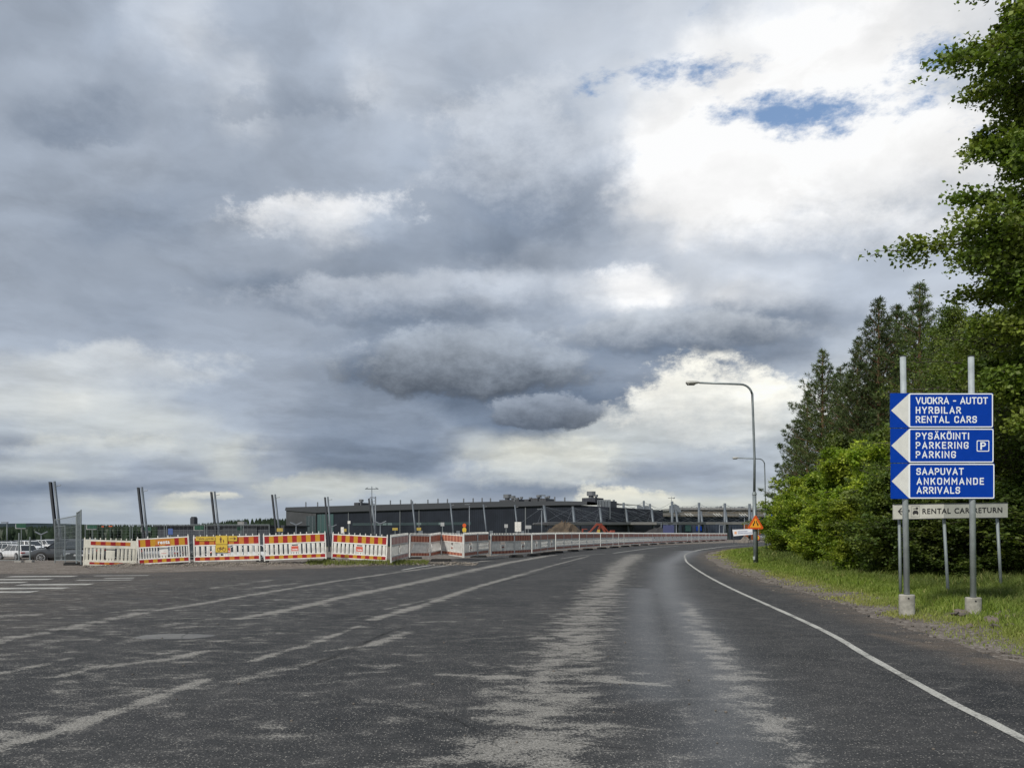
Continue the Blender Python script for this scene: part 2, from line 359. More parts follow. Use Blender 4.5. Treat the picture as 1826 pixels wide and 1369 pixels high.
ORD = ['first','second','third','fourth','fifth','sixth','seventh','eighth','ninth','tenth','eleventh','twelfth','thirteenth','fourteenth','fifteenth',
 'sixteenth','seventeenth','eighteenth','nineteenth','twentieth'] + ['twenty-' + s for s in ('first','second','third','fourth','fifth','sixth','seventh','eighth','ninth')] + ['thirtieth'] + \
 ['thirty-' + s for s in ('first','second','third','fourth','fifth','sixth','seventh','eighth','ninth')] + ['fortieth'] + ['forty-' + s for s in ('first','second','third','fourth','fifth','sixth','seventh','eighth','ninth')] + ['fiftieth'] + ['fifty-' + s for s in ('first','second','third','fourth','fifth')]
# ------------------------------------------------------------------ plan curves of the road
def spline(pts, step=0.5):
    pts = [Vector(p) for p in pts]; out = []
    for i in range(len(pts) - 1):
        p0 = pts[max(0, i - 1)]; p1 = pts[i]; p2 = pts[i + 1]; p3 = pts[min(len(pts) - 1, i + 2)]
        n = max(2, int((p2 - p1).length / step))
        for k in range(n):
            t = k / n
            out.append(0.5 * ((2 * p1) + (-p0 + p2) * t + (2 * p0 - 5 * p1 + 4 * p2 - p3) * t * t + (-p0 + 3 * p1 - 3 * p2 + p3) * t ** 3))
    out.append(pts[-1]); return out
EDGE = [(p.x, p.y) for p in spline([(4.6, -14), (4.9, -4), (5.2, 3), (5.4, 8.3), (5.85, 12.1), (6.65, 17.5), (7.4, 25), (8.9, 34.4), (11.5, 46.7), (15.4, 59), (22.5, 72.6), (34, 82), (52, 89), (90, 96), (160, 102)])]
EA = np.array(EDGE)
def edge_dist(x, y):
    """signed distance to the right asphalt edge, positive on the verge"""
    x = np.atleast_1d(np.asarray(x, float)); y = np.atleast_1d(np.asarray(y, float))
    A = EA[:-1]; B = EA[1:]; dv = B - A; L2 = (dv ** 2).sum(1)
    if x.size < 5000:
        x_, y_ = x.ravel()[:, None], y.ravel()[:, None]; px = x_ - A[:, 0]; py = y_ - A[:, 1]; t = np.clip((px * dv[:, 0] + py * dv[:, 1]) / L2, 0, 1)
        d2 = (px - t * dv[:, 0]) ** 2 + (py - t * dv[:, 1]) ** 2; k = d2.argmin(1); r = np.arange(len(k)); cr = dv[k, 0] * py[r, k] - dv[k, 1] * px[r, k]
        return (np.sqrt(d2[r, k]) * np.where(cr < 0, 1, -1)).reshape(x.shape)
    best = np.full(x.shape, 1e18); sg = np.ones(x.shape)
    for i in range(0, len(A), 1):
        px = x - A[i, 0]; py = y - A[i, 1]; t = np.clip((px * dv[i, 0] + py * dv[i, 1]) / L2[i], 0, 1)
        qx = px - t * dv[i, 0]; qy = py - t * dv[i, 1]; d2 = qx * qx + qy * qy; cr = dv[i, 0] * py - dv[i, 1] * px
        m = d2 < best; best = np.where(m, d2, best); sg = np.where(m, np.where(cr < 0, 1, -1), sg)
    return np.sqrt(best) * sg
def sstep(a, b, x): t = np.clip((x - a) / (b - a), 0, 1); return t * t * (3 - 2 * t)
def vnoise(x, y, s, seed=0):
    """cheap value noise"""
    x = x / s; y = y / s; xi = np.floor(x); yi = np.floor(y); fx = x - xi; fy = y - yi; fx = fx * fx * (3 - 2 * fx); fy = fy * fy * (3 - 2 * fy)
    def h(a, b): v = np.sin(a * 127.1 + b * 311.7 + seed * 74.7) * 43758.5453; return v - np.floor(v)
    return (h(xi, yi) * (1 - fx) + h(xi + 1, yi) * fx) * (1 - fy) + (h(xi, yi + 1) * (1 - fx) + h(xi + 1, yi + 1) * fx) * fy
def terrain(x, y, d=None):
    x = np.atleast_1d(np.asarray(x, float)); y = np.atleast_1d(np.asarray(y, float))
    if d is None: d = edge_dist(x, y)
    bank = 0.06 * sstep(0.3, 1.5, d) + 0.075 * np.clip(d - 3.2, 0, 12) + (vnoise(x, y, 2.3) - 0.5) * 0.14 * sstep(0.5, 3, d)
    bank = np.where(d > 0, bank, 0)
    lot = -1.4 * sstep(34, 78, y) * sstep(0.02, -0.12, (x + 0.05 * y + 8) / 60.0)
    lot = np.where(d > 0, 0, lot)
    far = -3.0 * sstep(130, 320, y) 
    mound = 0.0
    z = bank + lot + np.where(d > 40, 0, 1) * 0 + far
    # gravel heap line under the barriers
    bx = np.interp(x, BLX, BLY); g = np.exp(-((y - bx) / 0.8) ** 2) * sstep(-17.5, -15.5, x) * sstep(-0.5, -3.0, x) * 0.10
    return z + g * (0.7 + 0.6 * vnoise(x, y, 0.35, 3)) - 0.012
def tz(x, y): return float(terrain(x, y)[0])
# line of the barriers, near part: (uL, uR, vTop L, vBot L, vTop R, vBot R)
NEARP = [(148, 245, 957, 1008, 960, 1010.3), (247, 341, 957, 1008, 952, 1002.5), (346, 466, 954, 1003, 950.5, 999.5), (471, 584, 951, 1000.5, 946.5, 996),
         (591, 691, 948, 996, 953, 1001.5), (697, 728, 953, 1003, 949.5, 994.5), (730, 767, 950, 993.5, 951, 993.5), (767, 786, 951, 993.5, 948.5, 989),
         (788, 826, 948.5, 989, 951, 994), (827, 851, 949.5, 994, 948.5, 990.5), (851.5, 871, 948.5, 990.5, 948, 988)]
PH = 1.18
def bp(u, vt, vb):
    Y = PH * FPX / (vb - vt); return Vector((PX(u, Y), Y, PZ(vb, Y)))
NB = [(bp(a, c, d), bp(b, e, f)) for a, b, c, d, e, f in NEARP]
BLX = [p.x for ab in NB for p in ab][:10]; BLY = [p.y for ab in NB for p in ab][:10]
o_ = np.argsort(BLX); BLX = list(np.array(BLX)[o_]); BLY = list(np.array(BLY)[o_])
# ------------------------------------------------------------------ materials of the ground
def ground_mat():
    m = bpy.data.materials.new('earth'); m.use_nodes = True; N = NT(m.node_tree)
    p = N.n('ShaderNodeNewGeometry').outputs['Position']
    gr = N.n('ShaderNodeAttribute', attribute_name='grass').outputs['Fac']; dry = N.n('ShaderNodeAttribute', attribute_name='dry').outputs['Fac']
    n1 = N.noise(p, 1.3, 8, 0.65).outputs[0]; n2 = N.noise(p, 26.0, 5, 0.65).outputs[0]; n3 = N.noise(p, 0.08, 4, 0.6).outputs[0]
    vor = N.n('ShaderNodeTexVoronoi', {'Vector': p, 'Scale': 22.0}); 
    soil = N.mix(N.mapr(n1, 0.35, 0.65), (0.095, 0.080, 0.067, 1), (0.175, 0.152, 0.130, 1))
    soil = N.mix(N.mapr(n2, 0.5, 0.75), soil, (0.27, 0.24, 0.21, 1))
    peb = N.mapr(N.n('ShaderNodeSeparateColor', {0: vor.outputs['Color']}).outputs[0], 0.72, 0.95)
    soil = N.mix(N.m('MULTIPLY', peb, 0.6), soil, (0.33, 0.30, 0.27, 1))
    g = N.mix(N.mapr(n1, 0.3, 0.7), (0.050, 0.080, 0.018, 1), (0.10, 0.13, 0.030, 1))
    g = N.mix(N.m('MULTIPLY', dry, 0.7), g, (0.22, 0.19, 0.09, 1))
    gg = N.mapr(N.m('ADD', gr, N.m('MULTIPLY', N.m('SUBTRACT', n1, 0.5), 0.9)), 0.38, 0.6)
    c = N.mix(gg, soil, g)
    b = N.n('ShaderNodeBsdfPrincipled', {'Base Color': c, 'Roughness': 0.95, 'Specular IOR Level': 0.2})
    hb = N.m('ADD', N.m('MULTIPLY', n2, 0.6), N.m('MULTIPLY', vor.outputs['Distance'], -0.8))
    N.t.links.new(N.n('ShaderNodeBump', {'Strength': 0.9, 'Distance': 0.03, 'Height': hb}).outputs[0], b.inputs['Normal'])
    N.n('ShaderNodeOutputMaterial', {0: b}); return m
M_EARTH = ground_mat()
# ground sheet out to the horizon
rad = [0.5]
while rad[-1] < 3200: rad.append(rad[-1] * 1.022 + 0.02)
rad = np.array(rad); ang = np.concatenate([np.linspace(R(-42), R(42), 300), np.linspace(R(42), R(318), 70)[1:-1]])
RR, AA = np.meshgrid(rad, ang, indexing='ij'); gx = RR * np.sin(AA); gy = RR * np.cos(AA)
gd = edge_dist(gx.ravel(), gy.ravel()); fx_, fy_ = gx.ravel(), gy.ravel(); gz = terrain(fx_, fy_, gd)
nr, na = RR.shape
# left border of the asphalt (y as a function of x)
LBX = [-300, -60, -30, -15.6, -11.9, -7.4, -5.4, -1.6, 4.3, 14, 31, 60, 110, 400]
LBY = [27, 27, 26.5, 26.2, 27.6, 30.6, 33.6, 44.5, 61, 82, 106, 118, 126, 130]
asph = (gd < 0) & (fy_ < np.interp(fx_, LBX, LBY)) & (fy_ > -40)
lot_asph = (gd < 0) & ~asph
gz = np.where(asph & (gd < -0.25), gz * 0 - 0.05, gz)
gz = np.where((gd < 0) & (gd >= -0.25), -0.03, gz)
fr = (np.abs(fy_ - np.interp(fx_, LBX, LBY)) < 0.5) & (gd < 0); gz = np.where(fr, -0.03, gz)
grass = sstep(0.45, 1.3, gd + (vnoise(fx_, fy_, 1.1, 5) - 0.5) * 0.9) * (gd > 0)
grass = np.where((gd < 0) & (fy_ > 150), 0.7, grass)
bdist = np.abs(fy_ - np.interp(fx_, BLX, BLY)); grass = np.maximum(grass, 0.62 * np.exp(-(bdist / 0.7) ** 2) * sstep(-8.5, -6.8, fx_) * sstep(-3.0, -5.0, fx_))
dry = np.clip(1 - np.abs(gd - 1.0) / 1.0, 0, 1) * (0.4 + 0.9 * vnoise(fx_, fy_, 1.9, 8))
idx = np.arange(nr * na).reshape(nr, na); nxt = np.roll(idx, -1, axis=1)
faces = np.stack([idx[:-1].ravel(), nxt[:-1].ravel(), nxt[1:].ravel(), idx[1:].ravel()], 1)
gnd = npmesh('ground', np.stack([fx_, fy_, gz], 1), faces[:, ::-1], M_EARTH, attrs={'grass': grass, 'dry': dry}, smooth=True)
gnd['kind'] = 'structure'
# ------------------------------------------------------------------ road
def road_mat():
    m = bpy.data.materials.new('asphalt'); m.use_nodes = True; N = NT(m.node_tree)
    p = N.n('ShaderNodeNewGeometry').outputs['Position']
    at = lambda a: N.n('ShaderNodeAttribute', attribute_name=a).outputs['Fac']
    wear, crack, dirt, smooth, puddle_sheen = at('wear'), at('crack'), at('dirt'), at('smooth'), at('puddle_sheen')
    wv = N.vmath('SCALE', N.vmath('SUBTRACT', N.noise(p, 1.1, 3, 0.5).outputs['Color'], (0.5, 0.5, 0.5)).outputs[0], scale=0.35).outputs[0]
    pw = N.vmath('ADD', p, wv).outputs[0]
    ps = N.vmath('MULTIPLY', pw, (0.62, 1.0, 1.0)).outputs[0]
    n1 = N.noise(ps, 4.2, 9, 0.66).outputs[0]; n2 = N.noise(p, 0.55, 4, 0.55).outputs[0]; n3 = N.noise(p, 150.0, 2, 0.5).outputs[0]
    nf = N.noise(p, 42.0, 4, 0.7).outputs[0]; n4 = N.noise(ps, 1.5, 5, 0.6).outputs[0]
    # worn patches where the light aggregate shows
    wm = N.m('ADD', N.m('MULTIPLY', wear, 0.92), N.m('ADD', N.m('MULTIPLY', N.m('SUBTRACT', n1, 0.5), 2.5), N.m('ADD', N.m('MULTIPLY', N.m('SUBTRACT', nf, 0.5), 2.2), N.m('MULTIPLY', N.m('SUBTRACT', n4, 0.5), 1.0))))
    nsp = N.noise(p, 38.0, 3, 0.75).outputs[0]
    wmask = N.m('MULTIPLY', N.mapr(wm, 0.44, 0.74), N.mapr(N.m('ADD', nsp, N.m('MULTIPLY', N.mapr(wm, .5, 1.1), .25)), 0.42, 0.62, 0.35, 1.0))
    base = N.mix(N.mapr(n2, 0.3, 0.7), (0.027, 0.029, 0.031, 1), (0.046, 0.047, 0.048, 1))
    base = N.mix(N.m('MULTIPLY', N.mapr(n1, 0.42, 0.68), 0.5), base, (0.079, 0.078, 0.077, 1))
    base = N.mix(N.m('MULTIPLY', dirt, N.mapr(n4, 0.25, 0.6)), base, (0.105, 0.088, 0.073, 1))
    # aggregate: stone chips of a centimetre
    vo = N.n('ShaderNodeTexVoronoi', {'Vector': p, 'Scale': 64.0}); vr = N.n('ShaderNodeSeparateColor', {0: vo.outputs['Color']})
    chip = N.m('MULTIPLY', N.mapr(vr.outputs[0], 0.62, 0.86), N.mapr(vo.outputs['Distance'], 0.42, 0.2))
    vo2 = N.n('ShaderNodeTexVoronoi', {'Vector': p, 'Scale': 120.0}); vr2 = N.n('ShaderNodeSeparateColor', {0: vo2.outputs['Color']})
    base = N.mix(0.55, base, N.mix(1.0, base, N.mix(vr2.outputs[1], (0.35, 0.35, 0.36, 1), (1.75, 1.7, 1.65, 1)), 'MULTIPLY'))
    base = N.mix(chip, base, N.mix(vr.outputs[1], (0.17, 0.165, 0.16, 1), (0.40, 0.38, 0.34, 1)))
    pale = N.mix(vr2.outputs[0], (0.12, 0.117, 0.108, 1), (0.37, 0.358, 0.33, 1))
    pale = N.mix(N.mapr(n3, 0.45, 0.7), pale, (0.14, 0.13, 0.115, 1))
    c = N.mix(wmask, base, pale)
    c = N.mix(N.mapr(N.m('ADD', puddle_sheen, N.m('MULTIPLY', N.m('SUBTRACT', n1, 0.5), 0.8)), 0.45, 0.55), c, N.mix(N.mapr(n4, 0.4, 0.6), (0.13, 0.13, 0.13, 1), (0.17, 0.17, 0.165, 1)))  # wet patch: its reflective sheen is painted as pale grey colour
    ck = N.m('MULTIPLY', N.mapr(N.m('ADD', crack, N.m('ADD', N.m('MULTIPLY', N.m('SUBTRACT', nf, 0.5), 3.5), N.m('MULTIPLY', N.m('SUBTRACT', n1, 0.5), 2.0))), 0.55, 0.95), N.mapr(crack, 0.05, 0.3))
    c = N.mix(ck, c, (0.008, 0.008, 0.008, 1))
    # hairline cracks
    vc = N.n('ShaderNodeTexVoronoi', {'Vector': N.vmath('ADD', pw, N.vmath('SCALE', N.noise(p, 6, 4, 0.6).outputs['Color'], scale=0.12).outputs[0]).outputs[0], 'Scale': 0.55}, feature='DISTANCE_TO_EDGE').outputs['Distance']
    hair = N.m('MULTIPLY', N.mapr(vc, 0.006, 0.0), N.mapr(N.noise(p, 0.3, 2).outputs[0], 0.48, 0.6))
    c = N.mix(N.m('MULTIPLY', hair, 0.75), c, (0.012, 0.012, 0.012, 1))
    rg = N.m('ADD', 0.80, N.m('ADD', N.m('MULTIPLY', smooth, -0.36), N.m('MULTIPLY', wmask, 0.1)))
    b = N.n('ShaderNodeBsdfPrincipled', {'Base Color': c, 'Roughness': rg, 'Specular IOR Level': N.m('MULTIPLY_ADD', smooth, 0.45, 0.16)})
    h = N.m('ADD', N.m('MULTIPLY', vo.outputs['Distance'], -0.5), N.m('ADD', N.m('MULTIPLY', nf, 0.5), N.m('MULTIPLY', ck, -2.0)))
    hs = N.m('MULTIPLY_ADD', smooth, -0.35, 0.75)
    N.t.links.new(N.n('ShaderNodeBump', {'Strength': hs, 'Distance': 0.012, 'Height': h}).outputs[0], b.inputs['Normal'])
    N.n('ShaderNodeOutputMaterial', {0: b}); return m
M_ROAD = road_mat()
ys = [-14.0]
while ys[-1] < 4: ys.append(ys[-1] + 0.25)
while ys[-1] < 128: ys.append(ys[-1] * 1.0105 + 0.0)
ys = np.array(ys); nc = 300
ex = np.interp(ys, EA[:, 1], EA[:, 0]); ex = np.where(ys > 101, 300, ex)
ex = ex + 0.10 * (vnoise(ys * 1.0, ys * 0, 1.3, 2) - 0.5) + 0.16 * (vnoise(ys, ys * 0, 0.35, 4) - 0.5)
lx = np.interp(ys, LBY, LBX); lx = np.where(ys < 26.3, -70, lx); lx = np.where(ys > 26.3, np.interp(ys, LBY[3:], LBX[3:]), lx)
lx = lx + 0.25 * (vnoise(ys, ys * 0, 0.6, 6) - 0.5)
t = np.linspace(0, 1, nc)
rx = np.empty((len(ys), nc)); 
for i, y in enumerate(ys):
    a, b = lx[i], ex[i]
    if y < 26.3:                                  # most columns go where the lanes are
        k = int(nc * 0.16); mid = max(-0.62 * max(y, 6) - 3, -24)
        rx[i, :k] = np.linspace(a, mid, k, endpoint=False); rx[i, k:] = np.linspace(mid, b, nc - k)
    else: rx[i] = a + (b - a) * t
ry = np.repeat(ys[:, None], nc, 1); fxr, fyr = rx.ravel(), ry.ravel()
def pdist(pts):
    """distance to a ground polyline, and the interpolated half width"""
    best = np.full(fxr.shape, 1e9)
    for (x0, y0, w0), (x1, y1, w1) in zip(pts[:-1], pts[1:]):
        dx, dy = x1 - x0, y1 - y0; L = dx * dx + dy * dy + 1e-9; tt = np.clip(((fxr - x0) * dx + (fyr - y0) * dy) / L, 0, 1)
        d = np.hypot(fxr - x0 - tt * dx, fyr - y0 - tt * dy) / (w0 + (w1 - w0) * tt); best = np.minimum(best, d)
    return best
def streak(uvw): return [(*P(u, v), w) for u, v, w in uvw]
wear = np.zeros(fxr.shape); 
def addw(arr, uvw, k, soft=1.0): 
    d = pdist(streak(uvw)); return np.maximum(arr, k * np.exp(-(d * d) / soft))
wear = addw(wear, [(925,1400,.62),(930,1340,.66),(965,1250,.62),(1010,1170,.6),(1045,1100,.62),(1075,1050,.62),(1105,1010,.75),(1135,988,.9)], 0.78, 1.1)
wear = addw(wear, [(1075,1050,.5),(1105,1010,.62),(1130,992,.8)], 0.95)
wear = addw(wear, [(1225,1075,.18),(1265,1140,.26),(1330,1240,.28),(1400,1310,.25),(1440,1369,.22)], 0.72)
wear = addw(wear, [(780,1202,.05),(900,1206,.09),(1080,1212,.13),(1190,1222,.08)], 1.05)
wear = addw(wear, [(-60,1155,.25),(0,1142,.25),(128,1117,.24),(271,1089,.2),(345,1078,.16)], 0.85)
wear = addw(wear, [(345,1078,.14),(443,1061,.16),(576,1039,.17),(680,1024,.2),(788,1009,.25),(870,999,.3)], 1.0)
wear = addw(wear, [(424,1103,.16),(517,1086,.2),(616,1063,.22),(739,1039,.26),(900,1004,.32),(985,989,.35)], 1.1)
wear = addw(wear, [(660,1105,.14),(739,1083,.16),(850,1046,.16),(930,1024,.16),(985,1008,.12),(1050,991,.1)], 1.05)
wear = addw(wear, [(-60,1350,.12),(0,1330,.13),(98,1305,.13),(222,1262,.13),(365,1212,.11)], 0.95)
wear = addw(wear, [(453,1177,.09),(562,1145,.1),(640,1115,.06)], 0.95)
wear = addw(wear, [(580,1160,.05),(660,1150,.14),(729,1127,.14)], 0.95)
wear = addw(wear, [(0,1200,.1),(79,1184,.12),(128,1172,.08)], 0.95)
wear = addw(wear, [(103,1206,.1),(162,1191,.13),(315,1172,.14),(365,1160,.1)], 0.85)
wear = addw(wear, [(0,1310,.3),(89,1265,.4),(230,1236,.35),(330,1225,.2)], 0.6)
wear = addw(wear, [(320,1150,.12),(420,1140,.14),(470,1132,.1)], 0.7)
wear = addw(wear, [(0,1098,.3),(60,1095,.25)], 0.9); wear = addw(wear, [(210,1090,.2),(270,1085,.2)], 0.8)
wear = addw(wear, [(335,1230,.1),(480,1200,.2),(560,1180,.1)], 0.55); wear = addw(wear, [(560,1220,.1),(640,1208,.1)], 0.6)
wear = addw(wear, [(690,1085,.1),(760,1070,.14),(830,1055,.1)], 0.8)
wear = addw(wear, [(440,1050,.3),(520,1040,.3)], 0.7); wear = addw(wear, [(380,1048,.3),(480,1034,.3)], 0.6)
wear = np.maximum(wear, 0.30 * (1 - sstep(20, 28, fyr)) * sstep(-0.5, -3.5, fxr) * (0.75 + 0.5 * vnoise(fxr, fyr, 2.6, 33)))
wear = np.maximum(wear, 0.22 * (1 - sstep(12, 20, fyr)) * sstep(3.2, 1.5, fxr)); 
crack = np.zeros(fxr.shape); crack = addw(crack, [(535,1192,.03),(591,1172,.05),(640,1150,.06),(690,1128,.05),(720,1118,.03)], 0.62)
crack = addw(crack, [(860,1046,.04),(960,1022,.07),(1030,1003,.05)], 0.75)
crack = np.maximum(crack, 0.0)
dr = edge_dist(fxr, fyr); dirt = sstep(-0.9, -0.05, dr) * 0.9
dirt = addw(dirt, [(1560,1130,.1),(1700,1160,.25),(1830,1200,.35)], 1.0)
dirt = np.maximum(dirt, sstep(1.6, 0.3, np.interp(fxr, LBX, LBY) - fyr) * 0.95)
dirt = np.maximum(dirt, 0.45 * sstep(-4, -12, fxr))
smooth = np.zeros(fxr.shape)
smooth = addw(smooth, [(1330,1400,.5),(1290,1250,.5),(1230,1120,.5),(1190,1050,.6),(1190,1005,.7),(1230,982,.9)], 1.0)
smooth = addw(smooth, [(1180,1240,.4),(1150,1120,.4),(1150,1050,.5)], 0.9)
puddle_sheen = np.zeros(fxr.shape); px0, py0 = P(312, 1134); puddle_sheen = np.exp(-(((fxr - px0) / .56) ** 2 + ((fyr - py0) / .30) ** 2) ** 2)
rz_ = np.zeros(fxr.shape); nrr, ncc = rx.shape; idx = np.arange(nrr * ncc).reshape(nrr, ncc)
faces = np.stack([idx[:-1, :-1].ravel(), idx[:-1, 1:].ravel(), idx[1:, 1:].ravel(), idx[1:, :-1].ravel()], 1)
road = npmesh('road', np.stack([fxr, fyr, rz_], 1), faces, M_ROAD, attrs={'wear': wear, 'crack': crack, 'dirt': dirt, 'smooth': smooth, 'puddle_sheen': puddle_sheen}, smooth=True)
road['kind'] = 'structure'
# painted markings, worn through in places
def paint_mat():
    m = bpy.data.materials.new('road_paint'); m.use_nodes = True; N = NT(m.node_tree)
    p = N.n('ShaderNodeNewGeometry').outputs['Position']; n = N.noise(p, 30, 6, 0.7).outputs[0]; n2 = N.noise(p, 2.2, 4, 0.6).outputs[0]
    wornn = N.mapr(N.m('ADD', N.m('MULTIPLY', n, 0.6), N.m('MULTIPLY', n2, 0.4)), 0.40, 0.52)
    a = N.n('ShaderNodeAttribute', attribute_name='fade').outputs['Fac']
    w = N.m('SUBTRACT', wornn, a, clamp=True)
    c = N.mix(N.mapr(N.noise(p, 90, 3).outputs[0], 0.3, 0.7), (0.30, 0.30, 0.27, 1), (0.50, 0.49, 0.45, 1))
    c = N.mix(N.m('MULTIPLY_ADD', w, 0.75, 0.25), (0.085, 0.083, 0.078, 1), c)
    N.n('ShaderNodeOutputMaterial', {0: N.n('ShaderNodeBsdfPrincipled', {'Base Color': c, 'Roughness': 0.7})}); return m
M_PAINT = paint_mat()
def marking(name, pts, w, z=0.004, fade=0.0):
    pts = [Vector(p) for p in spline(pts, 0.35)]; v = []; 
    for i, p in enumerate(pts):
        d = (pts[min(i + 1, len(pts) - 1)] - pts[max(0, i - 1)]).normalized(); n = Vector((-d.y, d.x))
        j = w / 2 * (1 + random.uniform(-.10, .10)); v += [(p.x + n.x * j, p.y + n.y * j, z), (p.x - n.x * j, p.y - n.y * j, z)]
    f = [(2 * i, 2 * i + 1, 2 * i + 3, 2 * i + 2) for i in range(len(pts) - 1)]
    o = npmesh(name, np.array(v), np.array(f), M_PAINT, attrs={'fade': np.full(len(v), fade)}); o['kind'] = 'structure'; return o
marking('edge_line', [(0.95, -12), (2.6, 0), P(1826, 1318), P(1700, 1254), P(1550, 1171), P(1450, 1115), P(1300, 1047), P(1250, 1020), P(1226, 1003), P(1222, 996)], 0.09)
marking('edge_line', [P(1222, 996), P(1221, 990), P(1227, 986), P(1238, 982)], 0.09, fade=0.45)
marking('edge_line', [P(1238, 982), P(1262, 978), P(1300, 973.6), P(1345, 971), (34, 87.5), (60, 94), (110, 101)], 0.2)
marking('lane_line', [P(1094, 986), P(1130, 981), P(1170, 976), P(1210, 973)], 0.16, fade=0.15)
marking('lane_line', [P(1000, 996), P(1040, 990), P(1080, 987)], 0.1, fade=0.5)
marking('lane_line', [P(717, 1016), P(745, 1011), P(778, 1006)], 0.13)
marking('lane_line', [P(880, 990), P(960, 981), P(1010, 975)], 0.12, fade=.4)
ZB = [(18, 130, 1027.5), (-60, 86, 1033), (-60, 40, 1038.5), (38, 158, 1042), (-60, 112, 1049), (-60, 56, 1055.5), (172, 262, 1026), (140, 232, 1034), (190, 236, 1030.5)]
for k, (u0, u1, v) in enumerate(ZB):
    a = P(u0, v); b = P(u1, v); s = 0.42; y = a[1]
    marking('crossing_stripe', [(a[0], y - 0.1), ((a[0] + b[0]) / 2, y), (b[0], y + 0.12)], 0.5 if k < 6 else 0.36, fade=0.0 if k < 6 else 0.35)
# ------------------------------------------------------------------ shared materials
M_WHITE = mat('white_plastic', (0.70, 0.69, 0.65), 0.45, noise=0.22, nscale=3.5)
M_CREAM = mat('cream_plastic', (0.68, 0.66, 0.57), 0.5, noise=0.12, nscale=4)
M_GREYW = mat('dull_white_plastic', (0.60, 0.60, 0.57), 0.55, noise=0.2, nscale=5)  # greyer white for the panels right of the bright ones
M_RED = mat('red_sheeting', (0.31, 0.010, 0.012), 0.4, noise=0.08)
M_YEL = mat('yellow_sheeting', (0.50, 0.26, 0.016), 0.4, noise=0.06)
M_ORA = mat('orange_sheeting', (0.50, 0.19, 0.025), 0.4, noise=0.06)
M_BRN = mat('dull_red_sheeting', (0.27, 0.075, 0.050), 0.6, noise=0.2, nscale=6)
M_BRL = mat('dull_orange_sheeting', (0.44, 0.19, 0.12), 0.6, noise=0.2, nscale=6)
M_PNK = mat('faded_pink_sheeting', (0.50, 0.25, 0.22), 0.6, noise=0.15); M_PNL = mat('faded_rose_sheeting', (0.60, 0.38, 0.33), 0.6, noise=0.15)
M_RUB = mat('black_rubber', (0.022, 0.022, 0.022), 0.85, bump=0.4, noise=0.2)
M_CONC = mat('concrete', (0.33, 0.32, 0.28), 0.9, noise=0.35, nscale=5, bump=0.5)
M_CONCG = mat('grey_concrete', (0.28, 0.27, 0.25), 0.9, noise=0.2, nscale=6, bump=0.4)
M_GALV = mat('galvanised_steel', (0.36, 0.40, 0.41), 0.5, 0.25, noise=0.12, nscale=6)
M_GALVD = mat('dull_galvanised_steel', (0.20, 0.23, 0.235), 0.55, 0.25, noise=0.12, nscale=6)
M_LAMPP = mat('lamp_post_steel', (0.20, 0.23, 0.24), 0.5, 0.5, noise=0.15, nscale=3)
M_BLUE = mat('blue_sheeting', (0.0015, 0.042, 0.34), 0.5, noise=0.06, spec=0.1)
M_LET = mat('pale_sheeting', (0.80, 0.84, 0.86), 0.4)
M_ARR = mat('grey_white_sheeting', (0.66, 0.66, 0.62), 0.45, noise=0.05)
M_SEAM = mat('pale_blue_seam', (0.10, 0.2, 0.5), 0.5)
M_BLK = mat('black_print', (0.012, 0.012, 0.014), 0.5)
M_SGREY = mat('grey_board', (0.42, 0.42, 0.37), 0.5, noise=0.15, nscale=3)
M_SYEL = mat('yellow_sign', (0.62, 0.44, 0.05), 0.45, noise=0.06); M_DKYEL = mat('dark_ink', (0.10, 0.03, 0.02), 0.5)
M_LAMPC = mat('column_steel', (0.12, 0.14, 0.16), .5, .35, noise=.1, nscale=2)
M_DARK = mat('dark_steel', (0.045, 0.05, 0.058), 0.5, 0.3)
M_BASEG = mat('grey_plastic', (0.25, 0.25, 0.25), 0.6)
# ------------------------------------------------------------------ direction sign with three boards
SY = 13.1; px = SY / FPX
def sx_(u): return (u - 1675) * px
def sz_(v): return PZ(v, SY)
sgn = thing('direction_sign', 'tall blue direction sign with three arrow boards on two steel posts in the grass', 'direction sign', (PX(1675, SY), SY, 0))
for u, ub, vb in ((1613, 1620, 1090), (1735, 1739, 1104)):
    zb = PZ(vb, SY); n = 26
    b = MB(); r = 13.2 * px; zt = PZ(vb - (30 if u < 1700 else 39), SY)
    b.tube([(0, 0, zb - 0.2), (0, 0, zt - 0.012), (0, 0, zt)], [r, r, r * 0.93], n)
    b.build('concrete_base', M_CONC, sgn, (sx_(ub), 0.055, 0), smooth=False)
    h = MB(); h.tube([(0, -r - 0.003, zt - 0.055), (0, -r + 0.012, zt - 0.055)], 0.014, 8); h.build('lifting_hole', M_BLK, sgn, (sx_(ub) - 0.03, 0.055, 0))
    b = MB(); top = sz_(635)
    b.tube([(sx_(ub), 0.055, zt + 0.003), (sx_(u), 0.055, top)], 0.047, 20); b.build('post', M_GALV, sgn, smooth=True)
    b = MB(); b.tube([(sx_(u), 0.055, top + 0.001), (sx_(u), 0.055, top + 0.016)], 0.051, 20); b.build('post_cap', M_DARK, sgn)
TX = [(1587, 1770.5, 701, 762.5, [('VUOKRA - AUTOT', 1632.5, 1761, 720.5), ('HYRBILAR', 1632.5, 1713, 737.5), ('RENTAL CARS', 1632.5, 1741.5, 754)]),
      (1587.5, 1771.5, 763.8, 825, [('PYSÄKÖINTI', 1632.5, 1727.5, 783.5), ('PARKERING', 1632.5, 1726.5, 800), ('PARKING', 1632.5, 1704, 816.5)]),
      (1588, 1773, 826.3, 889, [('SAAPUVAT', 1633.5, 1718, 846.5), ('ANKOMMANDE', 1634, 1754, 864), ('ARRIVALS', 1634, 1711.5, 880)])]
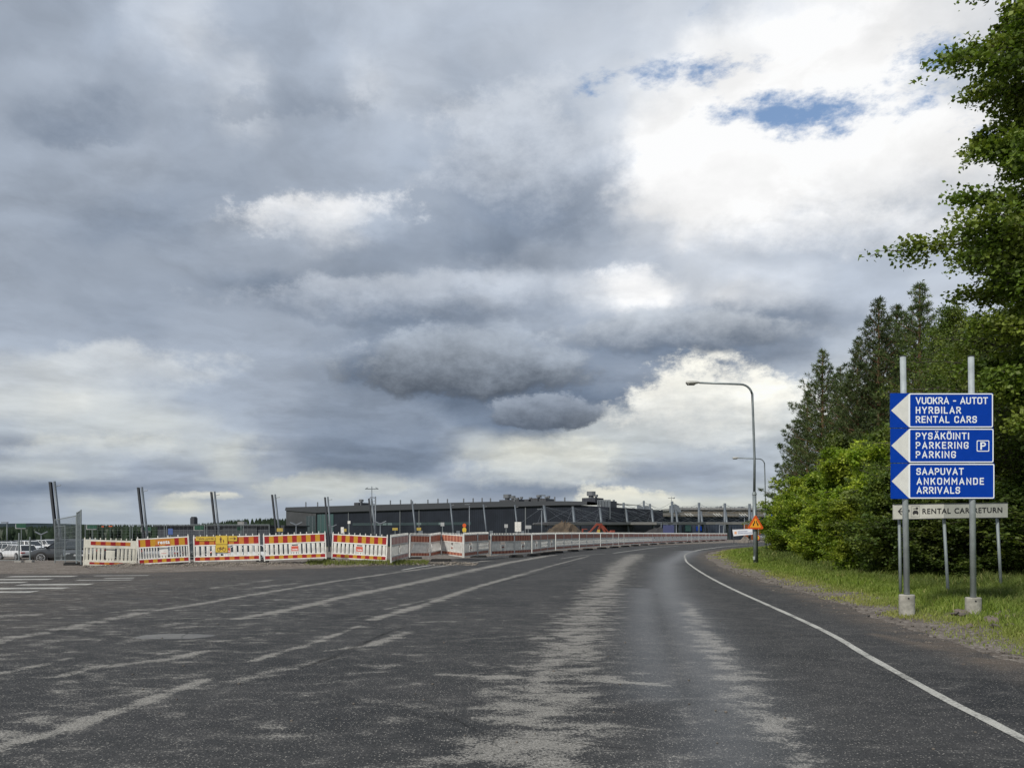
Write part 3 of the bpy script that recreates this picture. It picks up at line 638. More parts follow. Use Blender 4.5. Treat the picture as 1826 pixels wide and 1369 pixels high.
def rounded(x0, z0, x1, z1, r, n=4, left=True):
    pts = []
    for cx, cz, a0 in ((x1 - r, z1 - r, 0), (x0 + r, z1 - r, 90), (x0 + r, z0 + r, 180), (x1 - r, z0 + r, 270)):
        for k in range(n + 1):
            a = R(a0 + 90 * k / n); pts.append((cx + r * math.cos(a), cz + r * math.sin(a)))
    return pts
for bi, (u0, u1, v0, v1, lines) in enumerate(TX):
    x0, x1, z1, z0 = sx_(u0), sx_(u1), sz_(v0), sz_(v1)
    b = MB(); b.prism(rounded(x0, z0, x1, z1, 0.012), -0.006, 0.0, 0)
    board = b.build('board', M_BLUE, sgn)
    board['label'] = ['top blue board reading rental cars', 'middle blue board reading parking', 'bottom blue board reading arrivals'][bi]
    xa = sx_(1619.5)
    b = MB(); bw = 0.012 # white outline: border ring drawn as four bars plus corners
    xi0, xi1, zi0, zi1 = xa, x1 - 0.004, z0 + 0.004, z1 - 0.004
    outer = rounded(xi0, zi0, xi1, zi1, 0.03); inner = rounded(xi0 + 2.9 * px, zi0 + 1.9 * px, xi1 - 1.9 * px, zi1 - 1.9 * px, 0.016); n = len(outer)
    vs = [(x, -0.0095, z) for x, z in outer] + [(x, -0.0095, z) for x, z in inner]
    b.add(vs, [(i, (i + 1) % n, (i + 1) % n + n, i + n) for i in range(n)])
    b.build('border', M_LET, board)
    zm = (z0 + z1) / 2
    b = MB(); b.add([(sx_(u0 + 1.5), -0.0085, zm), (xa + 0.01, -0.0085, zi0 + 0.006), (xa + 0.01, -0.0085, zi1 - 0.006)], [(0, 1, 2)]); b.build('arrowhead', M_ARR, board)
    for (tx, ua, ub, vbase) in lines:
        stroke_text(tx.replace(' - ', '-') if 0 else tx, (ub - ua) * px, 12.4 * px, M_LET, board, (sx_(ua), -0.009, sz_(vbase)), th=.165)
    if bi == 1:
        b = MB(); o = rounded(sx_(1741), sz_(805), sx_(1763.5), sz_(785), 0.02); i_ = rounded(sx_(1742.5), sz_(803.5), sx_(1762), sz_(786.5), 0.014); n = len(o)
        b.add([(x, -0.0095, z) for x, z in o] + [(x, -0.0095, z) for x, z in i_], [(i, (i + 1) % n, (i + 1) % n + n, i + n) for i in range(n)]); b.build('parking_symbol_frame', M_LET, board)
        q_ = 13.5 * px; b = MB(); x0p, z0p = sx_(1747.5), sz_(801.6)
        ou = [(x0p + 2.9 * px, z0p + q_)] + [(x0p + 6 * px + .30 * q_ * math.cos(R(90 - 30 * k)), z0p + q_ * .70 + .30 * q_ * math.sin(R(90 - 30 * k))) for k in range(7)] + [(x0p + 2.9 * px, z0p + q_ * .40)]
        inn = [(x0p + 2.9 * px, z0p + q_ * .82)] + [(x0p + 6 * px + .12 * q_ * math.cos(R(90 - 30 * k)), z0p + q_ * .70 + .12 * q_ * math.sin(R(90 - 30 * k))) for k in range(7)] + [(x0p + 2.9 * px, z0p + q_ * .58)]
        b.add([(x, -.0095, z) for x, z in ou] + [(x, -.0095, z) for x, z in inn], [(i + 9, i + 10, i + 1, i) for i in range(8)])
        b.add([(x0p, -.0095, z0p), (x0p + 2.9 * px, -.0095, z0p), (x0p + 2.9 * px, -.0095, z0p + q_), (x0p, -.0095, z0p + q_)], [(0, 1, 2, 3)]); b.build('parking_letter', M_LET, board)
    for vv in (v0 + 10, v1 - 10):
        for uu in (1613 + (vv - 635) * 0.0154, 1735 + (vv - 635) * 0.0085):
            b = MB(); b.box(sx_(uu) - 0.06, 0.001, sz_(vv) - 0.02, sx_(uu) + 0.06, 0.006, sz_(vv) + 0.02); b.build('clamp', M_GALVD, sgn)
# ------------------------------------------------------------------ rental car return sign (folded grey board on three posts)
RY = 16.4; rpx = RY / FPX
rs = thing('return_sign', 'long grey rental car return board on three thin posts behind the blue sign', 'sign', (PX(1695, RY), RY, 0))
def rx(u): return (u - 1695) * rpx
uL, uM, uR = 1593, 1683, 1797; yM = -0.35; yR = 0.25
def board_pt(u, v, off=0.0):
    if u <= uM: y = (u - uL) / (uM - uL) * yM
    else: y = yM + (u - uM) / (uR - uM) * (yR - yM)
    Y = RY + y; return Vector((PX(u, Y) - PX(1695, RY), y - off, PZ(v, Y)))
for (a, b_, t0, t1, bo0, bo1) in ((uL, uM, 899.5, 897.5, 926, 924), (uM, uR, 897.5, 896, 924, 922.5)):
    c = MB(); q = [board_pt(a, bo0), board_pt(b_, bo1), board_pt(b_, t1), board_pt(a, t0)]
    bk = [p + Vector((0, 0.03, 0)) for p in q]; c.add(q + bk, [(0, 1, 2, 3), (7, 6, 5, 4), (0, 4, 5, 1), (1, 5, 6, 2), (2, 6, 7, 3), (3, 7, 4, 0)])
    c.build('board_panel', M_SGREY, rs)
    e = MB()
    for p0, p1 in ((q[0], q[1]), (q[2], q[3])): e.tube([p0 + Vector((0, -0.006, 0)), p1 + Vector((0, -0.006, 0))], 0.007, 6)
    e.build('edge_trim', M_DARK, rs)
def on_board(name, me_o):
    """bend a lettering mesh laid out in photograph coordinates onto the folded board"""
    me = me_o.data; n = len(me.vertices); co = np.empty(n * 3, np.float32); me.vertices.foreach_get('co', co); co = co.reshape(-1, 3)
    out = np.array([tuple(board_pt(c[0], c[2], 0.008)) for c in co], np.float32); me.vertices.foreach_set('co', out.ravel()); me.update(); me_o.location = (0, 0, 0)
def rtext(txt, u0, u1, vbase, cap, bold=0.02):
    me = text_mesh(txt, u1 - u0, cap, bold); n = len(me.vertices); co = np.empty(n * 3, np.float32); me.vertices.foreach_get('co', co); co = co.reshape(-1, 3)
    sl = -0.018
    co2 = co.copy(); co2[:, 0] = u0 + co[:, 0]; co2[:, 2] = vbase - co[:, 2] + (co[:, 0] + u0 - 1644) * sl; me.vertices.foreach_set('co', co2.ravel())
    me.materials.clear(); me.materials.append(M_BLK); o = bpy.data.objects.new('lettering', me); link(o, rs); on_board('x', o)
rtext('RENTAL', 1644.5, 1695, 915.8, 9.6); rtext('CAR', 1701.5, 1729, 915.8, 9.6); rtext('RETURN', 1736, 1787, 915.8, 9.6); rtext('P', 1616.5, 1622, 915.5, 8.5, 0.03)
def rflat(name, polys, m=M_BLK):
    b = MB()
    for pl in polys: b.add([board_pt(u, v, 0.009) for u, v in pl], [tuple(range(len(pl)))])
    b.build(name, m, rs)
rflat('arrow', [[(1602, 912.2), (1612, 912.2), (1612, 910.6), (1602, 910.6)], [(1600.6, 911.4), (1606.5, 905), (1608, 906.2), (1603, 911.4)], [(1600.6, 911.4), (1603, 911.4), (1608, 916.8), (1606.5, 918)]])
rflat('car_pictogram', [[(1627.5, 912), (1637, 912), (1637.5, 915.5), (1627, 915.5)], [(1629, 909.8), (1635.5, 909.8), (1636.6, 912), (1628, 912)], [(1628, 915.5), (1630, 915.5), (1630, 917.3), (1628, 917.3)], [(1634.5, 915.5), (1636.5, 915.5), (1636.5, 917.3), (1634.5, 917.3)], [(1628, 906.2), (1633, 905.6), (1633, 907), (1628, 907)], [(1633, 903.8), (1637, 904.8), (1636, 908), (1633, 908)]])
for (u0, v0, u1, v1) in ((1625, 901.5, 1639, 902.1), (1625, 920.5, 1639, 921.1), (1624.6, 901.5, 1625.2, 921), (1639, 901.5, 1639.6, 921)): rflat('symbol_frame', [[(u0, v1), (u1, v1), (u1, v0), (u0, v0)]], M_BASEG)
for (ut, ub, vb, yy) in ((1603.5, 1606, 1062, 0.02), (1683, 1693, 1092, yM + 0.06), (1778, 1786, 1043, 0.19)):
    Y = RY + yy + 0.06; ztop = PZ(920, Y); x0 = PX(ut, Y) - PX(1695, RY)
    Yb = Y; zb = PZ(vb, Yb); xb = PX(ub, Yb) - PX(1695, RY)
    c = MB(); c.tube([(xb, yy + 0.06, min(zb, tz(PX(ub, Y), Y)) - 0.1), (x0, yy + 0.06, ztop)], 0.03, 12); c.build('post', M_GALVD, rs, smooth=True)
# ------------------------------------------------------------------ street lamps
def street_lamp(loc, H, arm, label, wide=2.9, name='street_lamp', headw=0.6, grp='tall street lamps on the grass verge', lean=0.0):
    t = thing(name, label, 'street lamp', loc, 0, grp)
    b = MB(); b.tube([(0, 0, -0.1), (lean * wide / H, 0, wide)], [0.085, 0.08], 16); b.build('pole_base', M_LAMPP, t, smooth=True)
    b = MB(); b.tube([(lean * wide / H, 0, wide), (lean * wide / H, 0, wide + 0.12)], [0.10, 0.07], 16); b.build('collar', M_GALVD, t)
    rr = 0.5; x = lean
    pts = [(lean * (wide + .12) / H, 0, wide + 0.12)] + [(lean * k / 6, 0, wide + 0.12 + (H - rr - wide) * k / 6) for k in range(2, 7)]
    for k in range(1, 8):
        a = R(90 * k / 7); pts.append((x - rr * (1 - math.cos(a)), 0, H - rr + rr * math.sin(a)))
    pts.append((x - arm + headw * 0.7, 0, H + 0.06))
    b = MB(); b.tube(pts, [0.055] + [0.05 - 0.01 * k / len(pts) for k in range(len(pts) - 1)], 12); b.build('arm', M_LAMPP, t, smooth=True)
    h = MB(); x1 = x - arm + headw * 0.75; x0 = x - arm - headw * 0.25
    secs = [(x1, .035, .03, 0), (x1 - .06, .07, .05, 0), (x1 - .2, .12, .085, -.01), (x0 + .15, .15, .10, -.02), (x0 + .03, .12, .08, -.015), (x0, .05, .03, 0)]
    vs = []; n = 12
    for (xx, ry_, rz2, dz) in secs:
        for k in range(n): a = 2 * math.pi * k / n; vs.append((xx, ry_ * math.cos(a), H + .07 + dz + rz2 * math.sin(a) * (0.7 if math.sin(a) < 0 else 1)))
    fs = [(i * n + k, i * n + (k + 1) % n, (i + 1) * n + (k + 1) % n, (i + 1) * n + k) for i in range(len(secs) - 1) for k in range(n)] + [tuple(range(n)), tuple(range((len(secs) - 1) * n, len(secs) * n))[::-1]]
    h.add(vs, fs); head = h.build('lamp_head', mat('lamp_head_grey', (0.42, 0.42, 0.39), 0.5, noise=0.1), t, smooth=True)
    g = MB(); g.box(x0 + 0.06, -0.10, H - 0.035, x0 + 0.38, 0.10, H + 0.0); g.build('lamp_glass', mat('lamp_glass', (0.13, 0.12, 0.10), 0.15), head, bevel=0.02)
    return t
LY = 32.7
lx_, lz_ = PX(1347.5, LY), PZ(1006, LY)
lamp1 = street_lamp((lx_, LY, lz_), PZ(682.5, LY) - lz_ - 0.06, 2.62, 'tall street lamp in the grass with the narrowing road triangle on it', lean=-0.14)
for k in range(1):
    b = MB(); b.tube([(-0.09, -0.1, 0.2), (-0.09, -0.1, 0.34)], 0.05, 8); b.build('base_fitting', M_GALV, lamp1)
L2Y = 66.0; lx2 = PX(1365.5, L2Y); lz2 = tz(lx2, L2Y)
street_lamp((lx2, L2Y, lz2), PZ(816.5, L2Y) - lz2 - 0.06, 2.55, 'farther street lamp with its head above the road bend, behind the bigger one', lean=-0.1)
# triangle warning sign on a post of its own just behind the lamp
TY = LY + 0.0; tpx = LY / FPX
tp = thing('warning_sign', 'orange warning triangle with road narrowing symbol on its own post by the lamp', 'warning sign', (PX(1351, TY + 0.22), TY + 0.22, lz_))
b = MB(); b.tube([(0, 0, -0.1), (-0.06, 0, PZ(915, LY) - lz_)], 0.04, 12); b.build('post', mat('green_grey_steel', (0.10, 0.14, 0.12), 0.5, 0.4), tp, smooth=True)
def tri_sign(parent, cx, cy, zt, zb, hw, rim=M_ORA, inner=M_SYEL, rimk=0.16):
    def tri(hw_, zt_, zb_, r):
        pts = []; C3 = [(cx, zt_ - r * 1.6), (cx - hw_ + r * 1.4, zb_ + r), (cx + hw_ - r * 1.4, zb_ + r)]
        for (x, z), a0 in zip(C3, (30, 150, 270)):
            for k in range(5): a = R(a0 + 120 * k / 4); pts.append((x + r * math.cos(a), z + r * math.sin(a)))
        return pts
    b = MB(); b.prism(tri(hw, zt, zb, 0.05), cy - 0.012, cy); rimo = b.build('border', rim, parent)
    h = zt - zb
    b = MB(); b.prism(tri(hw * (1 - 1.9 * rimk), zt - h * rimk * 1.5, zb + h * rimk * 0.72, 0.02), cy - 0.016, cy - 0.0125); b.build('face', inner, parent)
    return h
M_RIM = mat('orange_red_sheeting', (0.62, 0.10, 0.018), 0.4, noise=0.05); M_INN = mat('amber_sheeting', (0.82, 0.36, 0.03), 0.4)
ox = PX(1345, TY) - PX(1351, TY + 0.22); zt, zb = PZ(917.5, TY) - lz_, PZ(943, TY) - lz_
tri_sign(tp, ox, -0.38, zt, zb, 14.6 * tpx, M_RIM, M_INN)
for sgnx in (-1, 1):
    s_ = [(0.035, .17), (0.085, .17), (0.085, .29), (0.16, .40), (0.16, .52), (0.10, .52), (0.10, .42), (0.035, .31)]
    pts = [(ox + sgnx * x * 0.72, zt - 0.02 - (zt - zb) * (z + 0.22)) for x, z in s_]
    if sgnx > 0: pts = pts[::-1]
    b = MB(); b.prism(pts, -0.402, -0.3965); b.build('narrowing_mark', M_BLK, tp)
b = MB(); b.box(ox - 0.03, -0.38 + 0.001, zb + 0.2, -0.02, -0.03, zb + 0.26); b.build('bracket', M_GALVD, tp)
# ------------------------------------------------------------------ barrier panels
def striped(L, z0, z1, n, a, b, first=0, y0=-0.03, y1=0.03, x0=0.05):
    mb = MB(); w = (L - 2 * x0) / n
    for k in range(n): mb.box(x0 + k * w, y0, z0, x0 + (k + 1) * w, y1, z1, (k + first) % 2)
    return mb
def slat_mb(w, z0, z1, rib=True):
    b = MB(); b.box(-w / 2, -0.012, z0, w / 2, 0.012, z1)
    if rib: b.box(-w * 0.16, -0.018, z0 + 0.004, w * 0.16, -0.012, z1 - 0.004)
    return b
SLATM = {}
GRP_B = 'white plastic site barriers along the road'
def barrier(p0, p1, style, label):
    d = p1 - p0; L = math.hypot(d.x, d.y) - 0.03; rz = math.atan2(d.y, d.x); slope = d.z / max(L, .1)
    t = thing('site_barrier', label, 'barrier', (p0.x, p0.y, p0.z), rz, GRP_B); t.rotation_euler = (0, -math.atan(slope), rz)
    H = PH; near = style in ('A', 'B', 'C', 'D')
    W_ = {'A': M_CREAM, 'B': M_WHITE, 'C': M_WHITE, 'D': M_WHITE}.get(style, M_GREYW)
    ra, ye = {'A': (M_RED, M_ORA), 'B': (M_RED, M_YEL), 'C': (M_RED, M_ORA), 'D': (M_RED, M_YEL), 'P': (M_PNK, M_PNL)}.get(style, (M_BRN, M_BRL))
    topb = (0.75, 1.05) if style != 'A' else (0.86, 1.01); lowb = (0.08, 0.22) if style != 'A' else (0.065, 0.155)
    f = MB(); f.box(0, -.025, 0.0, 0.055, .025, H - 0.06); f.box(L - .055, -.025, 0, L, .025, H - 0.06)
    if style == 'A':
        f.box(.055, -.024, 0.74, L - .055, .024, H - 0.10); f.box(.055, -.024, 0.02, L - .055, .024, 0.24)
    else:
        f.box(.055, -.022, topb[1], L - .055, .022, topb[1] + 0.045); f.box(.055, -.022, topb[0] - 0.05, L - .055, .022, topb[0])
        f.box(.055, -.022, lowb[1], L - .055, .022, lowb[1] + 0.05); f.box(.055, -.022, lowb[0] - 0.05, L - .055, .022, lowb[0])
    f.build('frame', W_, t, bevel=0.008 if near else 0)
    if style == 'A':
        b = striped(L * .74, topb[0], topb[1], 8, 0, 1, x0=0.0, y0=-.030, y1=-.0245); b.v = [(x + L * .13, y, z) for x, y, z in b.v]; b.build('upper_reflective_band', [ra, ye], t)
        b = striped(L * .74, lowb[0], lowb[1], 8, 0, 1, x0=0.0, y0=-.030, y1=-.0245); b.v = [(x + L * .12, y, z) for x, y, z in b.v]; b.build('lower_reflective_band', [ra, ye], t)
    elif style == 'B':
        segs = [(0, .09), (.26, .39), (.88, .97), (1.75, 1.9)]
        Lb = L - .11; mb = MB(); cuts = [(0, .035, 0), (.035, .14, 1), (.14, .24, 0), (.24, .29, 1), (.29, .34, 1), (.34, .66, 2), (.66, .73, 1), (.73, .82, 0), (.82, .94, 1), (.94, 1.0, 0)]
        for a, c, mi in cuts: mb.box(.055 + a * Lb, -.02, topb[0], .055 + c * Lb, .02, topb[1], mi)
        for a in (.33, .54): mb.box(.055 + a * Lb, -.0225, topb[0], .055 + (a + .09) * Lb, -.0205, topb[0] + .05, 0)
        mb.build('upper_reflective_band', [M_RED, M_YEL, M_ORA], t)
        striped(L, lowb[0], lowb[1], 11, 0, 1, x0=.055, y0=-.02, y1=.02).build('lower_reflective_band', [ra, ye], t)
        add_text('renta', 0.46, 0.16, M_LET, t, (L * .40, -.024, topb[0] + .09), 0.03)
    else:
        n = 12 if style != 'P' else 9
        striped(L, topb[0], topb[1], n + 1, 0, 1, x0=.055, y0=-.02, y1=.02).build('upper_reflective_band', [ra, ye], t)
        striped(L, lowb[0], lowb[1], n + 1, 0, 1, x0=.055, y0=-.02, y1=.02).build('lower_reflective_band', [ra, ye], t)
    # knobs along the top rail
    kn = {'A': 11, 'B': 6, 'C': 11, 'D': 11}.get(style, 15); ztop = H - .10 if style == 'A' else topb[1] + .045
    b = MB()
    for k in range(kn):
        x = 0.03 + (L - .06) * k / (kn - 1); b.tube([(x, 0, ztop), (x, 0, ztop + .075), (x, 0, ztop + .085)], [.022, .022, .014], 8)
    b.build('top_knobs', W_, t, kind='stuff')
    # slats between the bands
    za = (0.24 if style == 'A' else lowb[1] + .05); zb = (0.74 if style == 'A' else topb[0] - .05)
    xs0, xs1 = .055, L - .055; plate = (L * .5 - .17, L * .5 + .17) if style != 'P' else (L * .5 - .09, L * .5 + .09)
    if style == 'G': b = MB()
    n = {'A': 13, 'B': 18, 'C': 12, 'D': 13}.get(style, 20); pitch = (xs1 - xs0) / n; w = pitch * {'A': .68, 'B': .45, 'C': .62, 'D': .66}.get(style, .66)
    if near:
        key = (style, round(w, 3)); me = SLATM.get(key)
        for k in range(n):
            x = xs0 + (k + .5) * pitch
            if plate[0] < x < plate[1]: continue
            if me is None:
                o = slat_mb(w, za, zb).build('slat', W_, t, loc=(x, 0, 0)); me = o.data; SLATM[key] = me
            else: o = bpy.data.objects.new('slat', me); link(o, t); o.location = (x, 0, 0)
    else:
        b = MB()
        if style in ('S',):        # diagonal slats
            for k in range(15):
                x = xs0 + .05 + (xs1 - xs0 - .26) * k / 14; b.add([(x, -.012, za), (x + .06, -.012, za), (x + .24, -.012, zb), (x + .17, -.012, zb), (x, .012, za), (x + .06, .012, za), (x + .24, .012, zb), (x + .17, .012, zb)],
                      [(0,1,2,3),(7,6,5,4),(0,4,5,1),(1,5,6,2),(2,6,7,3),(3,7,4,0)])
        elif style == 'K':         # staggered openings in three rows
            nk = 9; hh = (zb - za) / 5.0; pw = (xs1 - xs0) / nk
            b.box(xs0, -.008, za, xs1, .008, za + .03); b.box(xs0, -.008, zb - .03, xs1, .008, zb)
            for r_ in range(5):
                for k in range(nk):
                    if r_ % 2 == 0: b.box(xs0 + k * pw + (r_ % 4) * .02, -.013, za + r_ * hh, xs0 + (k + .72) * pw + (r_ % 4) * .02, .013, za + (r_ + 1) * hh)
                    else: b.box(xs0 + (k + .35) * pw, -.009, za + r_ * hh, xs0 + (k + .8) * pw, .009, za + (r_ + 1) * hh)
        else:
            for k in range(n):
                x = xs0 + (k + .5) * pitch
                if plate[0] < x < plate[1]: continue
                b.box(x - w / 2, -.012, za, x + w / 2, .012, zb)
        b.build('slats', W_, t, kind='stuff')
    if style not in ('S', 'K'):
        p = MB(); zt_ = zb - .08 if near else zb - .14
        p.box(plate[0], -.016, za + .08, plate[1], .016, zt_); po = p.build('name_plate', W_, t, bevel=.006 if near else 0)
        lg = MB()
        for x in (plate[0] + .02, (plate[0] + plate[1]) / 2 - .04, plate[1] - .10): lg.box(x, -.012, za, x + .08, .012, za + .08)
        if near: lg.box(plate[0], -.016, zb - .03, plate[1], .016, zb)
        lg.build('plate_support', W_, t, kind='stuff')
        if style in ('C', 'D'):
            p = MB(); p.box(plate[0] + .02, -.019, za + .12, plate[1] - .02, -.0165, zt_ - .02); r_ = p.build('red_label', mat('red_label', (0.58, 0.10, 0.06), .5), po)
            add_text('renta', (plate[1] - plate[0]) * .66, .08, M_LET, po, (plate[0] + .06, -.0205, za + .16), .03)
        elif style == 'B': add_text('renta', .2, .05, mat('red_print', (0.6, 0.15, 0.1), .5), po, (plate[0] + .07, -.0175, za + .16), .02)
        elif style in ('G', 'P'):
            p = MB(); p.box(plate[0] + .06, -.019, za + .12, plate[1] - .06, -.0165, zt_ - .10); p.build('dark_label', M_BRN, po)
    return t
LOOK = [('A', 'cream barrier panel with a narrow striped band, leftmost of the row'),
        ('B', 'barrier panel with white lettering on its orange top band'),
        ('C', 'barrier panel carrying the yellow pedestrian and bicycle signs'),
        ('D', 'bright red and yellow barrier panel right of the one with the bicycle sign'),
        ('D', 'bright barrier panel above weedy gravel, rightmost of the five bright ones'),
        ('P', 'faded pink narrow barrier panel turned away right of the bright panels'),
        ('S', 'wider of the two barrier panels with diagonal white slats'),
        ('S', 'narrower barrier panel with diagonal slats beside the long black foot'),
        ('G', 'dull red barrier panel with a dark label just behind the long black foot block'),
        ('G', 'short grey and dull red barrier panel, second one right of the long black foot block'),
        ('K', 'short barrier panel with white perforated lower half before the long curving row')]
for (p0, p1), (st, lb) in zip(NB, LOOK): barrier(p0, p1, st, lb)
# the long row curving away
RC = spline([(NB[-1][1].x + .1, NB[-1][1].y + .1, .15), (1.15, 45.5, .16), (2.9, 52.2, .18), (8.0, 67.0, .17), (18.0, 92.5, .10), (36.0, 130.0, -.02)], 0.1)
cum = [0]
for a, b in zip(RC[:-1], RC[1:]): cum.append(cum[-1] + (b - a).length)
def at_len(s):
    i = int(np.searchsorted(cum, s)); i = min(max(i, 1), len(RC) - 1); return RC[i]
s = 0.0; k = 0; ptsB = []
while s + 2.3 < cum[-1]:
    ptsB.append((at_len(s), at_len(s + 2.27))); s += 2.3; k += 1
for k, (a, b) in enumerate(ptsB):
    st = 'G' if k < 5 else ('K' if k < 21 else 'G')
    if k in (3,): st = 'K'
    barrier(a, b, st, 'dull %s barrier panel, %s in the long curving row' % ('pierced' if st == 'K' else 'slatted', ORD[k]))
# feet
def foot(x, y, z, rz, L, label, w=.22, h=.13, m=None, cat='barrier foot'):
    b = MB(); b.box(-L / 2, -w / 2, 0, L / 2, w / 2, h * .75); b.box(-L / 2 + .04, -w / 2 + .02, h * .75, L / 2 - .04, w / 2 - .02, h)
    o = b.build('barrier_foot', m or M_RUB, None, loc=(x, y, z), bevel=.012); o.rotation_euler = (0, 0, rz); tag(o, label, cat, 'black rubber feet under the barriers'); return o
def ang_of(a, b): return math.atan2(b.y - a.y, b.x - a.x)
FT = [(134, 1007, 0.95, .25, 'grey and black foot block at the left end of the barrier row'), (467, 1002, .55, .0, 'black foot between the bicycle sign panel and the next panel'), (587, 997.5, .55, .2, 'black foot under the joint left of the last bright panel'),
      (738, 995.5, .8, .3, 'black foot under the joint of the pink and diagonal panels'), (786, 1000.5, .98, .05, 'long black foot block standing out towards the road'), (853, 993.5, .9, .15, 'black foot under the short dull panels, right of the long foot block')]
for u, v, L, rz, lb in FT:
    x, y = P(u, v); foot(x, y + .1, tz(x, y + .1) + .0, rz, L, lb)
for k in range(1, len(ptsB)):
    if k % 2 == 1 or k < 5:
        a = ptsB[k][0]; r_ = ang_of(*ptsB[k]); foot(a.x + .1, a.y - .1, 0.005 + tz(a.x, a.y) * (a.y < 0), r_ - R(62), .8, 'black foot under the %s panel of the long row' % ORD[k])
# small rubble stones lying under the bright panels
def rock_mesh(seed, sc=(1, 1, .6)):
    import bmesh
    bm = bmesh.new(); bmesh.ops.create_icosphere(bm, subdivisions=2, radius=1); r_ = random.Random(seed)
    from mathutils import noise as mn
    off = Vector((seed * 3.1, seed * 1.7, 0))
    for v in bm.verts:
        n = mn.noise(v.co * 1.3 + off) * .55 + mn.noise(v.co * 3 + off) * .2; v.co = Vector((v.co.x * sc[0], v.co.y * sc[1], v.co.z * sc[2])) * (1 + n)
    me = bpy.data.meshes.new('rock'); bm.to_mesh(me); bm.free(); return me
M_ROCK = mat('granite', (0.16, 0.13, 0.11), .9, noise=.35, nscale=3, bump=.6); M_ROCKD = mat('dark_stone', (0.12, 0.105, 0.09), .95, noise=.4, nscale=3, bump=.6)
RM = []
for k in range(6):
    me = rock_mesh(k); me.materials.append(M_ROCK if k % 3 else M_ROCKD); RM.append(me)
gm = MB(); vlist = []; flist = []; st_ = random.Random(3)
base = []
for k in (1, 2, 4):
    me = RM[k]; co = np.array([v.co[:] for v in me.vertices]); fc = np.array([p.vertices[:] for p in me.polygons]); base.append((co, fc))
import bmesh as _bm
low = []
for sd_ in range(3):
    b_ = _bm.new(); _bm.ops.create_icosphere(b_, subdivisions=1, radius=1); rg2 = random.Random(sd_)
    co = np.array([(v.co * rg2.uniform(.7, 1.25))[:] for v in b_.verts]); fc = np.array([[v.index for v in f.verts] for f in b_.faces]); b_.free(); low.append((co * [1, 1, .7], fc))
def scatter_stones(name, pts, sizes, m):
    V = []; F = []; off = 0
    for (x, y, z), s_ in zip(pts, sizes):
        co, fc = low[st_.randrange(3)]; a = st_.uniform(0, 6.28); c_, s__ = math.cos(a), math.sin(a)
        q = co * s_; V.append(np.stack([q[:, 0] * c_ - q[:, 1] * s__ + x, q[:, 0] * s__ + q[:, 1] * c_ + y, q[:, 2] + z], 1)); F.append(fc + off); off += len(co)
    o = npmesh(name, np.concatenate(V), np.concatenate(F), m); o['kind'] = 'stuff'; return o
pts = []; sz = []
M_GRAV = mat('gravel_stone', (0.21, 0.185, 0.155), .95, noise=.5, nscale=2.0)
for k in range(2600):
    x = st_.uniform(-17.5, -1.5); yb = float(np.interp(x, BLX, BLY)); y = yb + st_.gauss(-0.2, .55)
    pts.append((x, y, 0)); sz.append(st_.uniform(.015, .05))
pa = np.array(pts); pa[:, 2] = terrain(pa[:, 0], pa[:, 1]) + .005; pts = [tuple(q) for q in pa]
o = scatter_stones('gravel', pts, sz, M_GRAV); o['label'] = 'loose gravel and rubble under the bright barrier panels'; o['category'] = 'gravel'
# ------------------------------------------------------------------ yellow pedestrian signs hung on the third panel
def on_panel(pk, u, v, off=-.05):
    """point of a barrier panel seen at photograph position (u, v)"""
    p0, p1 = NB[pk]; k = (u - CU) / FPX; d = p1 - p0; t_ = (k * p0.y - p0.x) / (d.x - k * d.y); q = p0 + d * t_; n = Vector((d.y, -d.x, 0)).normalized(); q = q + n * (-off)
    return Vector((q.x, q.y, PZ(v, q.y))), math.atan2(d.y, d.x), q.y / FPX
def hung_sign(pk, u0, u1, v0, v1, name, label, off=-.035):
    q, rz, s_ = on_panel(pk, (u0 + u1) / 2, v1, off); w = (u1 - u0) * s_ * 1.0; h = (v1 - v0) * s_
    t = thing(name, label, 'sign', tuple(q), rz, 'yellow detour signs on the barrier')
    b = MB(); b.prism(rounded(-w / 2, 0, w / 2, h, .03), -.006, .006); b.build('plate', M_SYEL, t)
    e = MB()
    o = rounded(-w / 2 + .012, .012, w / 2 - .012, h - .012, .025); i_ = rounded(-w / 2 + .022, .022, w / 2 - .022, h - .022, .02); n = len(o)
    e.add([(x, -.008, z) for x, z in o] + [(x, -.008, z) for x, z in i_], [(i, (i + 1) % n, (i + 1) % n + n, i + n) for i in range(n)]); e.build('border', mat('sign_border', (.35, .26, .05), .5), t)
    return t, w, h
t, w, h = hung_sign(2, 349.5, 384, 956, 964, 'text_sign', 'narrow yellow sign with Finnish text telling cyclists to walk, hung on the barrier')
add_text('Taluta pyörää', w * .86, h * .50, M_DKYEL, t, (-w * .43, -.0085, h * .30), .02)
t, w, h = hung_sign(2, 385, 406.5, 954.5, 970, 'pedestrian_sign', 'yellow sign with an adult and child walking, over the bicycle sign', -.045)
def person_fig(b, cx, z0, H, lean=0):
    r = H * .09; n = 8
    b.add([(cx + r * math.cos(2 * math.pi * k / n), -.009, z0 + H * .91 + r * math.sin(2 * math.pi * k / n)) for k in range(n)], [tuple(range(n))])
    def q(pts): b.add([(cx + x * H, -.009, z0 + z * H) for x, z in pts], [tuple(range(len(pts)))])
    q([(-.10, .45), (.10, .45), (.12, .80), (-.12, .80)]); q([(-.10, .0), (-.03, .0), (.01, .445), (-.10, .445)]); q([(.05, .0), (.12, .0), (.10, .445), (.02, .445)])
    q([(-.20, .48), (-.15, .46), (-.122, .78), (-.16, .76)]); q([(.122, .78), (.24, .52), (.20, .50), (.122, .68)])
b = MB(); person_fig(b, -w * .06, h * .16, h * .70); b.build('adult_figure', M_DKYEL, t); b = MB(); person_fig(b, w * .17, h * .16, h * .38); b.build('child_figure', M_DKYEL, t)
